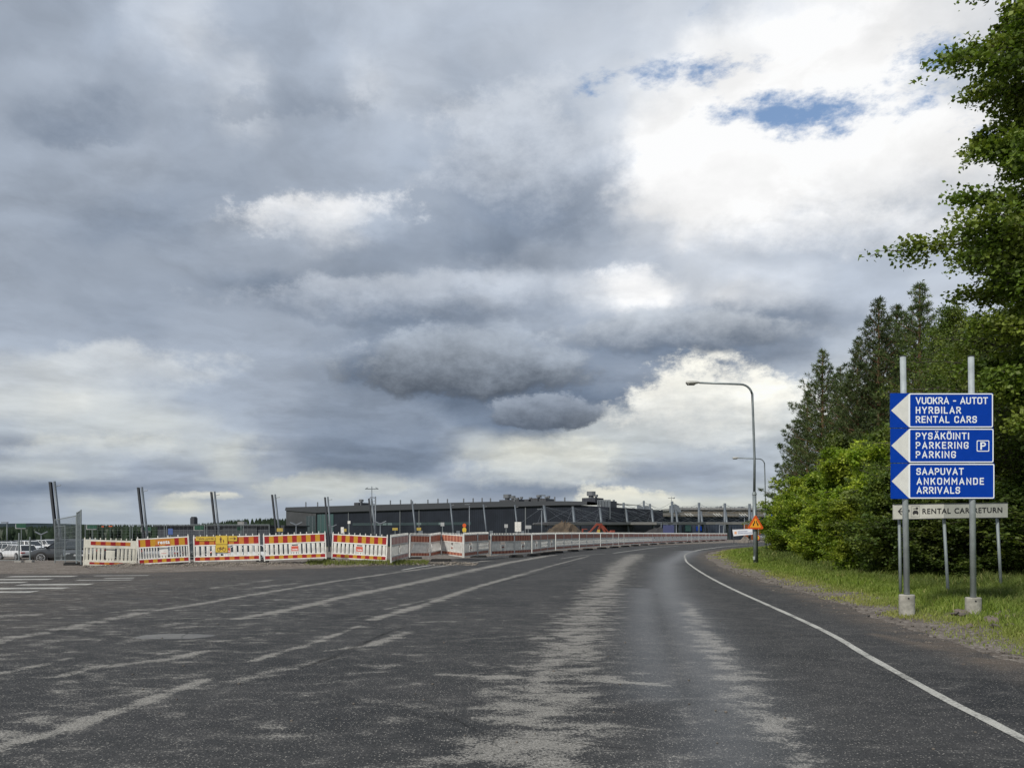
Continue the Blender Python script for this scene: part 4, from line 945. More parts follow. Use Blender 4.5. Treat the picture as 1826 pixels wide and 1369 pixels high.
t, w, h = hung_sign(2, 385, 406.5, 970.5, 984.5, 'bicycle_sign', 'yellow sign with a bicycle, directly under the pedestrian sign', -.045)
def ring(b, cx, cz, r, th, n=18, y=-.009):
    b.add([(cx + r * math.cos(2 * math.pi * k / n), y, cz + r * math.sin(2 * math.pi * k / n)) for k in range(n)] + [(cx + (r - th) * math.cos(2 * math.pi * k / n), y, cz + (r - th) * math.sin(2 * math.pi * k / n)) for k in range(n)],
          [(i, (i + 1) % n, (i + 1) % n + n, i + n) for i in range(n)])
b = MB(); R_ = h * .24
for cx in (-w * .22, w * .22): ring(b, cx, h * .38, R_, .02)
def bar(b, x0, z0, x1, z1, th=.018, y=-.0095):
    d = Vector((x1 - x0, z1 - z0)).normalized(); n = Vector((-d.y, d.x)) * th / 2; b.add([(x0 - n.x, y, z0 - n.y), (x1 - n.x, y, z1 - n.y), (x1 + n.x, y, z1 + n.y), (x0 + n.x, y, z0 + n.y)], [(0, 1, 2, 3)])
for a in ((-.22, .38, 0, .36), (-.22, .38, -.09, .62), (-.09, .62, 0, .36), (-.09, .60, .15, .60), (0, .36, .15, .60), (.22, .38, .13, .70), (.13, .70, .2, .72), (-.15, .66, -.05, .66)):
    bar(b, a[0] * w, a[1] * h, a[2] * w, a[3] * h)
b.build('bicycle_symbol', M_DKYEL, t)
t, w, h = hung_sign(2, 407.5, 423.5, 955, 964.5, 'arrow_sign', 'small yellow sign with an arrow pointing right, hung on the barrier')
b = MB(); bar(b, -w * .34, h * .5, w * .30, h * .5, .03); bar(b, w * .12, h * .75, w * .34, h * .5, .03, -.0099); bar(b, w * .12, h * .25, w * .34, h * .5, .03, -.0103); b.build('arrow', M_DKYEL, t)
# ------------------------------------------------------------------ mesh fence panels
def fence_panel(p0, p1, H, label, mesh=True, thick=.022, z=None, pitch=.11, group='galvanised mesh fence panels', m=None):
    p0 = Vector(p0); p1 = Vector(p1); L = math.hypot(p1.x - p0.x, p1.y - p0.y); rz = math.atan2(p1.y - p0.y, p1.x - p0.x)
    t = thing('mesh_fence_panel', label, 'fence panel', (p0.x, p0.y, p0.z), rz, group)
    dz = p1.z - p0.z
    m = m or M_GALVD
    b = MB(); b.tube([(0, 0, 0), (0, 0, H)], thick, 8); b.build('upright', m, t); b = MB(); b.tube([(L, 0, dz), (L, 0, H + dz)], thick, 8); b.build('upright', m, t)
    b = MB(); b.tube([(thick, 0, H - .03), (L - thick, 0, H - .03 + dz)], thick * .8, 6); b.build('top_rail', m, t); b = MB(); b.tube([(thick, 0, .12), (L - thick, 0, .12 + dz)], thick * .8, 6); b.build('bottom_rail', m, t)
    if mesh:
        b = MB(); n = int(L / pitch); w = .0028
        for k in range(1, n):
            x = L * k / n; zz = dz * k / n; b.box(x - w, -w, .12 + zz, x + w, w, H - .03 + zz)
        for k in range(1, int(H / .2)):
            z_ = .12 + k * .2
            if z_ < H - .05: b.add([(0, -w, z_ - w), (L, -w, z_ + dz - w), (L, -w, z_ + dz + w), (0, -w, z_ + w)], [(0, 1, 2, 3)])
        b.build('wire_mesh', m, t, kind='stuff')
    return t
def up(u, Y, v=None, z=None): return (PX(u, Y), Y, PZ(v, Y) if v is not None else z)
fence_panel(up(98, 36, 1003), up(136, 32.5, 1004), 2.0, 'tall mesh fence panel with slack top rail right of the leaning double column')
fence_panel(up(137, 31.5, 1004), up(144.5, 29.4, 1006), 2.05, 'tall mesh fence panel seen nearly edge on at the end of the cream barrier')
o = fence_panel(up(116, 36.6, 1003), up(98, 37.5, 1003), 1.75, 'lower mesh fence panel standing in front of the dark car')
for u, vt, vb, lb in ((34, 950, 1004, 'thin steel fence post by the white estate car'), (53.5, 957, 1003, 'short steel post in a concrete foot by the white estate car')):
    Y = 37.0; x = PX(u, Y); zb_ = PZ(vb, Y); t = thing('fence_post', lb, 'post', (x, Y, zb_))
    b = MB(); b.tube([(0, 0, -.05), (0, 0, PZ(vt, Y) - zb_)], .035, 8); b.build('post', M_GALVD, t)
    b = MB(); b.box(-.16, -.12, -.03, .16, .12, .13); b.build('foot', M_CONCG, t, bevel=.02)
fence_panel(up(-60, 39, 1003), up(34, 37.2, 1003), 0.95, 'low wire fence panel in front of the white parked cars', thick=.016)
for k, (ua, ub) in enumerate(((152, 232), (236, 293), (297, 365), (369, 430), (434, 480))):
    Y0 = 58; fence_panel(up(ua, Y0, z=-.6), up(ub, Y0, z=-.6), PZ(934.5, Y0) + .6, 'mesh fence panel behind the bright barriers, the %s from the left' % ORD[k], thick=.03, pitch=.3, group='mesh fence panels behind the barriers')
# ------------------------------------------------------------------ cars
def car_mats(nm, col, metal=.2):
    return mat(nm + '_paint', col, .28, metal, coat=.7)
M_GLASS = mat('car_glass', (0.02, 0.025, 0.03), .06, spec=.8); M_TYRE = mat('tyre_rubber', (0.02, 0.02, 0.02), .8); M_RIMM = mat('wheel_alloy', (0.5, 0.51, 0.52), .3, .8)
M_HL = mat('headlight_lens', (0.55, 0.58, 0.6), .1, spec=.8); M_TL = mat('tail_light_lens', (0.35, 0.01, 0.01), .15); M_PLATE = mat('number_plate_white', (0.75, 0.76, 0.76), .5); M_TRIM = mat('black_trim', (0.018, 0.018, 0.02), .6)
def make_car(name, label, paint, kind, loc, rz, group='parked cars behind the barriers'):
    """car along +x (front at +x)"""
    t = thing(name, label, 'car', loc, rz, group)
    L, Wd, H = {'wagon': (4.8, 1.84, 1.5), 'suv': (4.5, 1.86, 1.66), 'sedan': (4.6, 1.8, 1.45)}[kind]; hw = Wd / 2
    gc = .20 if kind != 'suv' else .26
    belt = .92 if kind != 'suv' else 1.05; hood = .84 if kind != 'suv' else 1.02
    # stations: x, sill z, shoulder z, half width
    st = [(-L/2, .50, belt - .12, hw * .80), (-L/2 + .12, .34, belt - .02, hw * .93), (-L/2 + .5, gc, belt + .02, hw), (-.6, gc, belt, hw), (.6, gc, belt - .02, hw), (L/2 - 1.15, gc, hood + .02, hw), (L/2 - .45, gc + .03, hood - .08, hw * .97), (L/2 - .1, .32, hood - .22, hw * .86), (L/2, .44, hood - .34, hw * .72)]
    vs = []; n = 10
    for (x, z0, z1, w) in st:
        prof = [(-w * .86, z0), (-w * .99, z0 + .14), (-w, (z0 + z1) / 2), (-w * .97, z1 - .05), (-w * .86, z1)]
        prof += [(-a, b) for a, b in prof[::-1]]
        vs += [(x, y, z) for y, z in prof]
    fs = [(i * n + k, i * n + (k + 1) % n, (i + 1) * n + (k + 1) % n, (i + 1) * n + k) for i in range(len(st) - 1) for k in range(n)] + [tuple(range(n))[::-1], tuple(range((len(st) - 1) * n, len(st) * n))]
    b = MB(); b.add(vs, fs); body = b.build('body', paint, t, smooth=True, bevel=.02)
    # cabin: pillars and roof painted, glass inset
    fr = L/2 - 1.15; rf = fr - .78; rb = {'wagon': -L/2 + .55, 'suv': -L/2 + .5, 'sedan': -L/2 + 1.25}[kind]; rr = {'wagon': -L/2 + .12, 'suv': -L/2 + .12, 'sedan': -L/2 + .55}[kind]
    wt = hw * .70; wb = hw * .88; zb_ = belt - .01
    g = MB(); vs = [(fr, -wb, zb_), (fr, wb, zb_), (rr, wb, zb_), (rr, -wb, zb_), (rf, -wt, H - .05), (rf, wt, H - .05), (rb, wt, H - .05), (rb, -wt, H - .05)]
    g.add(vs, [(0, 1, 5, 4), (1, 2, 6, 5), (2, 3, 7, 6), (3, 0, 4, 7), (4, 5, 6, 7)]); g.build('windows', M_GLASS, t)
    r_ = MB(); e = .02
    r_.add([(rf + .05, -wt - e, H - .07), (rf + .05, wt + e, H - .07), (rb - .06, wt + e, H - .07), (rb - .06, -wt - e, H - .07), (rf - .1, -wt * .9, H), (rf - .1, wt * .9, H), (rb + .1, wt * .9, H), (rb + .1, -wt * .9, H)],
           [(0,1,5,4),(1,2,6,5),(2,3,7,6),(3,0,4,7),(4,5,6,7),(3,2,1,0)]); r_.build('roof', paint, t, bevel=.03)
    pl = MB()
    for s_ in (-1, 1):
        for (xa, xb) in ((fr, rf), (rr, rb)): pl.tube([(xa, s_ * (wb + .005), zb_), (xb, s_ * (wt + .012), H - .05)], .035, 6)
        for f_ in (.36, .68): xm = fr + (rr - fr) * f_; xt = rf + (rb - rf) * f_; pl.tube([(xm, s_ * (wb + .005), zb_), (xt, s_ * (wt + .012), H - .05)], .028, 6)
    pl.build('pillars', paint, t)
    wr = .33 if kind != 'suv' else .36
    for xw in (-L/2 + .85, L/2 - .88):
        for s_ in (-1, 1):
            ar = MB(); nn = 14; pts = [(xw + (wr + .07) * math.cos(math.pi * k / nn), (wr) + (wr + .07) * math.sin(math.pi * k / nn)) for k in range(nn + 1)] + [(xw - wr - .07, gc - .02), (xw + wr + .07, gc - .02)]
            ar.prism(pts, s_ * (hw * .97), s_ * (hw + .012)) ; ar.build('wheel_arch', M_TRIM, t)
            w_ = MB(); nn = 20; prof = [(-.11, wr * .8), (-.11, wr * .96), (-.07, wr), (.07, wr), (.11, wr * .96), (.11, wr * .78)]
            w_.add([(xw + r * math.cos(2 * math.pi * k / nn), s_ * (hw - .06) + y, wr + r * math.sin(2 * math.pi * k / nn)) for y, r in prof for k in range(nn)], [(i * nn + k, i * nn + (k + 1) % nn, (i + 1) * nn + (k + 1) % nn, (i + 1) * nn + k) for i in range(len(prof) - 1) for k in range(nn)] + [tuple(range(nn)), tuple(range(5 * nn, 6 * nn))])
            tyre = w_.build('tyre', M_TYRE, t)
            ri = MB(); yo = s_ * (hw + .055)
            for k in range(7):
                a = 2 * math.pi * k / 7; ri.tube([(xw + .03 * math.cos(a), yo, wr + .03 * math.sin(a)), (xw + wr * .70 * math.cos(a), yo, wr + wr * .70 * math.sin(a))], [.035, .028], 5)
            nn = 20; ri.add([(xw + q * math.cos(2 * math.pi * k / nn), yo + s_ * .01, wr + q * math.sin(2 * math.pi * k / nn)) for q in (wr * .66, wr * .78) for k in range(nn)], [(k, (k + 1) % nn, (k + 1) % nn + nn, k + nn) for k in range(nn)])
            ri.build('rim', M_RIMM, tyre)
    for s_ in (-1, 1):
        h_ = MB(); h_.box(L/2 - .26, s_ * hw * .50, hood - .34, L/2 - .03, s_ * hw * .84, hood - .20); h_.build('headlight', M_HL, t, bevel=.03)
        h_ = MB(); h_.box(-L/2 - .012, s_ * hw * .52, belt - .26, -L/2 + .16, s_ * hw * .93, belt - .12); h_.build('tail_light', M_TL, t, bevel=.02)
        h_ = MB(); h_.box(fr - .12, s_ * (hw + .0), belt, fr + .02, s_ * (hw + .18), belt + .13); h_.build('side_mirror', paint, t, bevel=.03)
    g = MB(); g.box(L/2 - .05, -hw * .42, hood - .36, L/2 + .006, hw * .42, hood - .22); g.build('grille', M_TRIM, t)
    g = MB(); g.box(L/2 - .12, -hw * .72, .24, L/2 + .01, hw * .72, .44); g.build('bumper', M_TRIM, t, bevel=.02)
    g = MB(); g.box(L/2 + .011, -.26, .46, L/2 + .022, .26, .57); g.build('number_plate', M_PLATE, t)
    g = MB(); g.box(-L/2 - .01, -hw * .80, .26, -L/2 + .12, hw * .80, .46); g.build('bumper', M_TRIM, t, bevel=.02)
    g = MB(); g.box(-L/2 - .022, -.26, .60, -L/2 - .008, .26, .71); g.build('number_plate', M_PLATE, t)
    return t
PW = car_mats('white', (0.72, 0.73, 0.73)); PG = car_mats('graphite', (0.055, 0.06, 0.065), .5); PB = car_mats('black', (0.015, 0.016, 0.02), .3); PS = car_mats('silver', (0.38, 0.39, 0.40), .7); PBL = car_mats('blue', (0.02, 0.05, 0.14), .4)
def gz_at(u, Y): x = PX(u, Y); return (x, Y, tz(x, Y) + .01)
make_car('parked_car', 'white estate car with black lower trim parked nearest on the left', PW, 'wagon', gz_at(32, 80), R(148))
x, y, z = gz_at(112, 53.5); make_car('parked_car', 'dark grey car with bright alloy wheel showing left of the mesh fence', PG, 'suv', (PX(121, 55.5), 55.5, PZ(1003, 55.5) + .02), R(188))
make_car('parked_car', 'dark car facing out with white number plate behind the tall mesh fence', PB, 'sedan', (PX(141, 51.5), 51.5, PZ(1004, 50) + .02), R(-62))
make_car('parked_car', 'white sport utility car in the second row, its windscreen facing right', PW, 'suv', gz_at(56, 101), R(-28))
CL = [(2, 88, PW, 'wagon', 160, 'white car cut by the left edge of the picture, in the nearest row'), (-46, 84, PS, 'sedan', 150, 'silver car just outside on the left of the nearest row'),
      (8, 104, PW, 'wagon', 165, 'white estate car behind the nearest row at the far left'), (86, 112, PW, 'suv', -25, 'white car right of the double lamp in the car park'), (-40, 112, PG, 'suv', 160, 'grey car at the far left of the second row'),
      (14, 122, PB, 'sedan', 20, 'black car in the back row behind the white cars'), (40, 126, PS, 'sedan', 10, 'silver car in the back row behind the white cars'), (70, 130, PG, 'wagon', 0, 'grey estate in the back row near the double lamp'), (104, 124, PS, 'suv', 15, 'silver car in the back row behind the leaning column'),
      (200, 62, PB, 'suv', 200, 'black car behind the cream barrier'), (268, 63, PS, 'sedan', 185, 'silver car seen through the slats of the lettered barrier'), (340, 66, PG, 'suv', 175, 'grey car behind the joint of the lettered and bicycle sign panels'), (430, 68, PW, 'wagon', 190, 'white car seen through the slats below the arrow sign'), (520, 72, PB, 'suv', 180, 'black car behind the fourth bright panel')]
for (u, Y, pm, kd, rz, lb) in CL: make_car('parked_car', lb, pm, kd, gz_at(u, Y), R(rz))
# ------------------------------------------------------------------ terminal buildings
M_ROOFB = mat('grey_roof_fascia', (0.042, 0.046, 0.052), .7, noise=.12, nscale=.4, spec=.2); 
def cladding(name, c, pitch, rough=.5, vert=True, amt=.35):
    m = bpy.data.materials.new(name); m.use_nodes = True; N = NT(m.node_tree)
    t = N.n('ShaderNodeTexCoord').outputs['Object']; sp = N.n('ShaderNodeSeparateXYZ', {0: t})
    fr = N.m('FRACT', N.m('DIVIDE', sp.outputs[0 if vert else 2], pitch)); g = N.mapr(N.m('ABSOLUTE', N.m('SUBTRACT', fr, .5)), .30, .5)
    nz = N.noise(t, .35, 5, .6).outputs[0]
    k = N.m('MULTIPLY', N.m('MULTIPLY_ADD', g, -amt, 1.0), N.mapr(nz, .3, .7, .82, 1.15)); sc = N.vmath('SCALE', (*c,)); N.t.links.new(k, sc.inputs['Scale'])
    b = N.n('ShaderNodeBsdfPrincipled', {'Base Color': sc.outputs[0], 'Roughness': rough, 'Specular IOR Level': .18}); N.n('ShaderNodeOutputMaterial', {0: b}); return m
M_CLAD = cladding('dark_blue_cladding', (0.017, 0.021, 0.030), .6); M_CLADG = cladding('grey_cladding', (0.065, 0.068, 0.074), .5); M_CLADB = cladding('blue_grey_cladding', (0.045, 0.057, 0.082), .8, vert=True)
M_CLADH = cladding('pale_grey_panels', (0.24, 0.24, 0.235), 1.2, vert=True, amt=.2); M_TAN = cladding('tan_roof_sheet', (0.16, 0.145, 0.12), .9, vert=True, amt=.2)
M_BROWN = cladding('rust_brown_boards', (0.26, 0.075, 0.025), .3); M_LOWB = cladding('slate_cladding', (0.055, 0.060, 0.072), .45)
M_WINS = mat('strip_glass', (0.10, 0.14, 0.14), .12, spec=.8); M_WIND = mat('dark_glass', (0.015, 0.03, 0.03), .1, spec=.8); M_TEAL = mat('green_glass', (0.02, 0.06, 0.055), .12, spec=.8)
M_PIPE = mat('grey_metal', (0.16, 0.17, 0.18), .5, .4); M_PALEM = mat('pale_metal', (0.17, 0.19, 0.21), .45, .4, noise=.1)
def wall_frame(u0, Y0, u1, Y1):
    """frame whose x runs along the facade, y goes back"""
    a = Vector((PX(u0, Y0), Y0, 0)); b = Vector((PX(u1, Y1), Y1, 0)); d = b - a; return a, math.atan2(d.y, d.x), d.length
A_, rzA, LA = wall_frame(508, 222, 1083, 166)
def pt_on(u):
    """distance along the facade line that appears in column u"""
    k = (u - CU) / FPX; d = Vector((math.cos(rzA), math.sin(rzA))); return (k * A_.y - A_.x) / (d.x - k * d.y)
def depth_on(s): return A_.y + math.sin(rzA) * s
term = thing('terminal_building', 'long dark low terminal building with grey roof edge and roof plant', 'building', (A_.x, A_.y, 0), rzA)
def zr(s): return np.interp(s, [0, LA * .7, LA * .93, LA], [8.35, 8.45, 8.1, 7.55])
b = MB(); ss = np.linspace(pt_on(562), LA, 14)
for s0, s1 in zip(ss[:-1], ss[1:]):
    z0_, z1_ = zr(s0) - .9, zr(s1) - .9; b.add([(s0, .6, -4), (s1, .6, -4), (s1, .6, z1_), (s0, .6, z0_), (s0, 30, -4), (s1, 30, -4), (s1, 30, z1_), (s0, 30, z0_)], [(0,1,2,3), (7,6,5,4), (3,2,6,7)])
b.add([(LA, .6, -4), (LA, 30, -4), (LA, 30, zr(LA) - .9), (LA, .6, zr(LA) - .9)], [(0, 1, 2, 3)])
b.build('main_wall', M_CLAD, term)
b = MB(); ss = np.linspace(0, pt_on(1046), 16); ft = np.interp(ss, [0, pt_on(562), pt_on(900), pt_on(1046)], [.9, 1.75, 1.25, .75])
for i in range(len(ss) - 1):
    s0, s1 = ss[i], ss[i + 1]; b.add([(s0, 0, zr(s0) - ft[i]), (s1, 0, zr(s1) - ft[i + 1]), (s1, .25, zr(s1)), (s0, .25, zr(s0)), (s0, 31, zr(s0)), (s1, 31, zr(s1)), (s0, .597, zr(s0) - ft[i]), (s1, .597, zr(s1) - ft[i + 1])], [(0,1,2,3), (3,2,5,4), (6, 7, 1, 0)])
b.build('roof_fascia', M_ROOFB, term)
b = MB(); s1 = pt_on(562); b.box(.15, .3, -4, s1, 30, 7.9); b.build('left_wing_wall', M_CLADG, term)
b = MB(); b.box(pt_on(545), .25, 1.3, pt_on(561), .296, 5.8); w = b.build('window', M_WIND, term, label='tall window near the left corner')
for u in (550, 556): c = MB(); c.box(pt_on(u) - .08, .2, 1.3, pt_on(u) + .08, .247, 5.8); c.build('mullion', M_PALEM, w)
b = MB(); b.box(pt_on(563.5), .50, 1.2, pt_on(592), .596, 6.2); w = b.build('window', M_TEAL, term, label='green corner window beside the left wing')
for u in (570, 577, 584): c = MB(); c.box(pt_on(u) - .06, .44, 1.2, pt_on(u) + .06, .497, 6.2); c.build('mullion', M_PIPE, w)
b = MB(); b.box(pt_on(626), .52, 3.05, pt_on(838), .596, 3.75); w = b.build('window_band', M_WIND, term)
for u0, u1 in ((660, 669), (671, 678), (680, 687), (689, 697), (741, 749), (780, 786)):
    c = MB(); c.box(pt_on(u0), .47, 3.12, pt_on(u1), .517, 3.68); c.build('pane', M_WINS, w)
for u in (619, 711, 745, 935): c = MB(); c.box(pt_on(u) - .12, .45, -4, pt_on(u) + .12, .594, 7.0); c.build('downpipe', M_PIPE, term)
for u, h in ((538, 1.1), (559, 1.0), (636, .9), (655, 1.0), (689, .9), (707, .9), (726, .9), (756, .8), (774, .9), (791, .8), (820, .8), (837, .8), (853, .8), (868, .7), (911, .8), (983, .8), (1001, .7)):
    s = pt_on(u); c = MB(); c.tube([(s, 1.5, zr(s) - .05), (s, 1.5, zr(s) + h * 1.25)], .16, 8); c.build('vent_pipe', M_PIPE, term)
def roof_unit(u0, u1, v0, v1, fans=(), m=M_CLADG, name='roof_unit', back=4.0):
    s0, s1 = pt_on(u0), pt_on(u1); sm = (s0 + s1) / 2; Y = depth_on(sm) + back; z1 = PZ(v0, Y); z0 = zr(sm) - .3
    c = MB(); c.box(s0, back, z0, s1, back + 4, z1); o = c.build(name, m, term)
    for (fu, r_, h) in fans:
        h *= .62; r_ *= .85
        s = pt_on(fu); f = MB(); f.tube([(s, back + 2, z1 + .003), (s, back + 2, z1 + h * .35), (s, back + 2, z1 + h * .36), (s, back + 2, z1 + h)], [r_ * .6, r_ * .6, r_, r_], 14); f.build('fan_cowl', M_PIPE, o)
roof_unit(612, 620, 896, 902, ((615.5, .75, 1.5),)); roof_unit(873, 903, 891, 898, ((879, 1.15, 2.2), (889, .75, 1.6), (897, .55, .9)))
roof_unit(901, 908, 890, 896, ((904.5, .45, 1.0),)); roof_unit(918, 926, 890, 896, ((921, .5, .8),)); roof_unit(930, 942, 888, 895, ((936, .7, 1.2),)); roof_unit(944, 957, 889, 896, ((950, .55, .9), (954, .4, 1.1)))
roof_unit(1022, 1046, 887.5, 896, ((1031, 1.15, 2.4), (1040, .5, 1.2)), m=M_LOWB)
c = MB(); s0, s1 = pt_on(1062), pt_on(1083.5)
for k in range(9):
    s = s0 + (s1 - s0) * k / 8; c.box(s - .1, 1, zr(LA) - 3.4, s + .1, 1.2, PZ(891, 168))
c.box(s0, 1.02, PZ(892.2, 168), s1, 1.18, PZ(891.1, 168)); c.build('screen_cage', M_PALEM, term, kind='stuff')
c = MB(); c.box(s0 + .4, 1.6, 5.0, s1 - .3, 5, PZ(893, 168)); c.build('screened_plant', M_LOWB, term)
# right hand parts of the terminal
def block(name, label, u0, u1, Y0, Y1, zt, m, depth=20, cat='building', zb=-4):
    a, rz, L = wall_frame(u0, Y0, u1, Y1); t = thing(name, label, cat, (a.x, a.y, 0), rz); b = MB(); b.box(0, 0, zb, L, depth, zt); b.build('wall', m, t); return t, L
t, L = block('annex_building', 'short dark block stepping down from the long terminal wall', 1083, 1127, 178, 180, PZ(913, 178), M_CLAD, 12)
b = MB(); b.box(-.3, -.3, PZ(913, 178) + .003, L + .3, 12, PZ(911.8, 178) + .1); b.build('roof_edge', M_LOWB, t)
t, L = block('concourse_building', 'wide blue grey hall behind the cable stayed canopy', 1122, 1450, 205, 215, PZ(920.5, 205), M_CLADB, 25)
b = MB(); b.box(-1, -1.5, PZ(920.5, 205) + .003, L, 25, PZ(917.5, 205)); b.build('roof_slab', M_TAN, t)
b = MB(); b.box(0, -1.45, PZ(917.5, 205) + .003, L, 10, PZ(916.2, 205)); b.build('roof_edge', M_CLADH, t)
for u0, u1, v0, v1, mm in ((1285, 1322, 930, 932.5, M_WIND), (1322, 1390, 925, 929, M_WIND), (1322, 1400, 929.5, 975, M_BROWN), (1218, 1228, 936, 947, M_TEAL), (1238, 1250, 938, 946, M_BLUE)):
    k0, k1 = (u0 - 1122) / 328 * L, (u1 - 1122) / 328 * L; c = MB(); c.box(k0, -.3, PZ(v1, 208), k1, -.003, PZ(v0, 208)); c.build('wall_panel' if mm is M_BROWN else 'window', mm, t)
for u in (1218, 1268, 1314, 1358):
    k = (u - 1122) / 328 * L; 
    for j in range(3): c = MB(); x = k + j * .75; c.add([(x, -1.7, PZ(919.5, 205)), (x + .35, -1.7, PZ(919.5, 205)), (x - 1.0 + .35, -1.7, PZ(914.5, 205)), (x - 1.0, -1.7, PZ(914.5, 205))], [(0, 1, 2, 3)]); c.build('white_strip', M_WHITE, t)  # short slanted white strips along the roof edge
t, L = block('rear_hall', 'pale rear hall with a railing on its flat roof', 1216, 1460, 245, 250, PZ(908.5, 245), M_TAN, 20)
b = MB(); b.box(-.5, -.5, PZ(908.5, 245) + .003, L, 20, PZ(904.6, 245)); b.build('parapet', M_CLADH, t)
b = MB(); zt = PZ(902.6, 245)
b.box(0, -.3, zt - .12, L, -.2, zt); b.box(0, -.3, zt - .5, L, -.22, zt - .42)
for k in range(30): x = L * k / 29; b.box(x - .06, -.32, PZ(904.6, 245) + .01, x + .06, -.2, zt)
b.build('roof_railing', M_PALEM, t, kind='stuff')
for u, v in ((1288, 901.5), (1326, 902)):
    k = (u - 1216) / 244 * L; c = MB(); c.tube([(k, 3, PZ(904, 245)), (k, 3, PZ(v, 245))], [1.0, .8], 10); c.build('roof_cowl', M_PIPE, t)
# curved vents between the masts
for (u0, u1, v0, v1, lb) in ((1137, 1149, 900.5, 912, 'left one of the two pale curved roof vents'), (1151, 1163, 901.5, 912, 'second pale curved roof vent beside a mast'), (1195, 1202, 901, 914, 'narrow dark curved roof vent left of the taller one'), (1201, 1213, 899, 915, 'dark rounded roof vent at the end of the tan roof')):
    Y = 214; w = (u1 - u0) / FPX * Y; h0, h1 = PZ(v1, Y) - 1.6, PZ(v0, Y); t = thing('roof_vent', lb, 'roof vent', (PX((u0 + u1) / 2, Y), Y, h0), 0, 'curved vents on the terminal roof')
    H_ = h1 - h0; pts = [(-w / 2, H_ * .45), (w / 2, H_ * .45)] + [(w / 2 - w * (1 - math.cos(R(90 * k / 6))) , H_ * .45 + H_ * .55 * math.sin(R(90 * k / 6))) for k in range(1, 7)]
    b = MB(); b.prism(pts[::-1], -1.2, 1.2); b.build('hood', M_PALEM, t); b = MB(); b.tube([(0, 0, 0), (0, 0, H_ * .46)], w * .32, 12); b.build('duct', M_PALEM, t)
# ------------------------------------------------------------------ leaning lamp columns
KZ = 5.0
tops = [(97, 858), (253, 868), (382.5, 876), (490.5, 881), (584.5, 885.5), (662.5, 888), (735, 893), (803, 896), (862, 899), (918, 900), (970, 903 - 2), (1021.5, 903.5), (1069.6, 905.5), (1116, 907.5), (1162, 907.5), (1205.5, 909.5), (1250, 911.5), (1294, 912), (1340, 913)]
feet_u = [107, 262, 391.5, 497.5, 589, 668, 742, 807.5, 868, 924.5, 975, 1025, 1073.5, 1120, 1166, 1210, 1254, 1298, 1344]
cols = []
for k, ((u, v), ub) in enumerate(zip(tops, feet_u)):
    Y = KZ * FPX / (HV - v); Y = min(Y, 196); x1 = PX(u, Y); z1 = PZ(v, Y); lean = min(.11, (ub - u) / max(20, 940 - v)) ; zb = -2.5
    if k < 5: dyr = 0
    H_ = z1 - zb; x0 = x1 + lean * H_
    cols.append((Y, x0, x1, z1, zb))
    if k < 10:
        t = thing('leaning_column', 'leaning twin steel column with a small lamp, %s from the left' % ORD[k], 'steel column', (x0, Y, zb), 0, 'leaning steel columns on the building site')
        wd = .13 if k < 5 else .15
        b = MB(); b.tube([(0, 0, 0), (x1 - x0, 0, H_)], [wd * 1.05, wd * .9], 12); b.build('front_column', M_LAMPC if 'M_LAMPC' in globals() else M_PIPE, t, smooth=True)
        if k < 6:
            b = MB(); ox = -.40; 
            for (sx0, sx1, sy) in ((-.10, .10, .0),): 
                for yy in (-.14, .14): b.add([(ox + sx0, yy - .02, 0), (ox + sx1, yy - .02, 0), (ox + sx1, yy + .02, 0), (ox + sx0, yy + .02, 0), (ox + x1 - x0 + sx0, yy - .02, H_ - .05), (ox + x1 - x0 + sx1, yy - .02, H_ - .05), (ox + x1 - x0 + sx1, yy + .02, H_ - .05), (ox + x1 - x0 + sx0, yy + .02, H_ - .05)], [(0,3,2,1),(4,5,6,7),(0,1,5,4),(1,2,6,5),(2,3,7,6),(3,0,4,7)])
            b.add([(ox - .02, -.12, 0), (ox + .02, -.12, 0), (ox + .02, .12, 0), (ox - .02, .12, 0), (ox + x1 - x0 - .02, -.12, H_ - .05), (ox + x1 - x0 + .02, -.12, H_ - .05), (ox + x1 - x0 + .02, .12, H_ - .05), (ox + x1 - x0 - .02, .12, H_ - .05)], [(0,1,5,4),(1,2,6,5),(2,3,7,6),(3,0,4,7)])
            b.build('rear_beam', M_DARK, t)
        b = MB(); b.tube([(x1 - x0 + .15, 0, H_ - .55), (x1 - x0 + .35, 0, H_ - .42), (x1 - x0 + .62, 0, H_ - .38)], [.03, .03, .05], 8); b.build('lamp_arm', M_PIPE, t)
        b = MB(); b.tube([(-.75, 0, 0), (x1 * .45 - x0 * .45 - .12, 0, H_ * .44)], .06, 8); b.tube([(.1, -.6, 0), ((x1 - x0) * .4, 0, H_ * .4)], .05, 8); b.build('brace', M_PIPE, t)
        if k >= 6: b = MB(); b.box(.15, -.35, 3.2, .75, .1, 4.1); b.build('junction_box', M_PALEM, t)
    else:
        t = thing('canopy_mast', 'inclined grey mast carrying the long canopy on cables, %s from the left' % ORD[k - 10], 'mast', (x0, Y, zb), 0, 'masts of the cable stayed canopy')
        b = MB(); b.tube([(0, 0, 0), (x1 - x0, 0, H_)], [.36, .24], 12); b.build('column', M_LAMPC if 'M_LAMPC' in globals() else M_PALEM, t, smooth=True)
        b = MB(); b.tube([(x1 - x0, 0, H_ + .002), (x1 - x0, 0, H_ + .12)], .27, 12); b.build('cap', M_PIPE, t)
        zc = PZ(932.5, Y) - zb
        nxtx = 7.5
        for dx in (-7.0, -2.2, 3.3, 6.3, 9.5, 12.0):
            if k == 10 and dx < -6: dx = -5.5
            yy = dx * .35 if dx > 0 else dx * .9
            b = MB(); b.tube([(x1 - x0, 0, H_ - .15), (dx - lean * 0, yy * .6, zc)], .020, 4, cap=False); b.build('cable', M_PALEM, t)
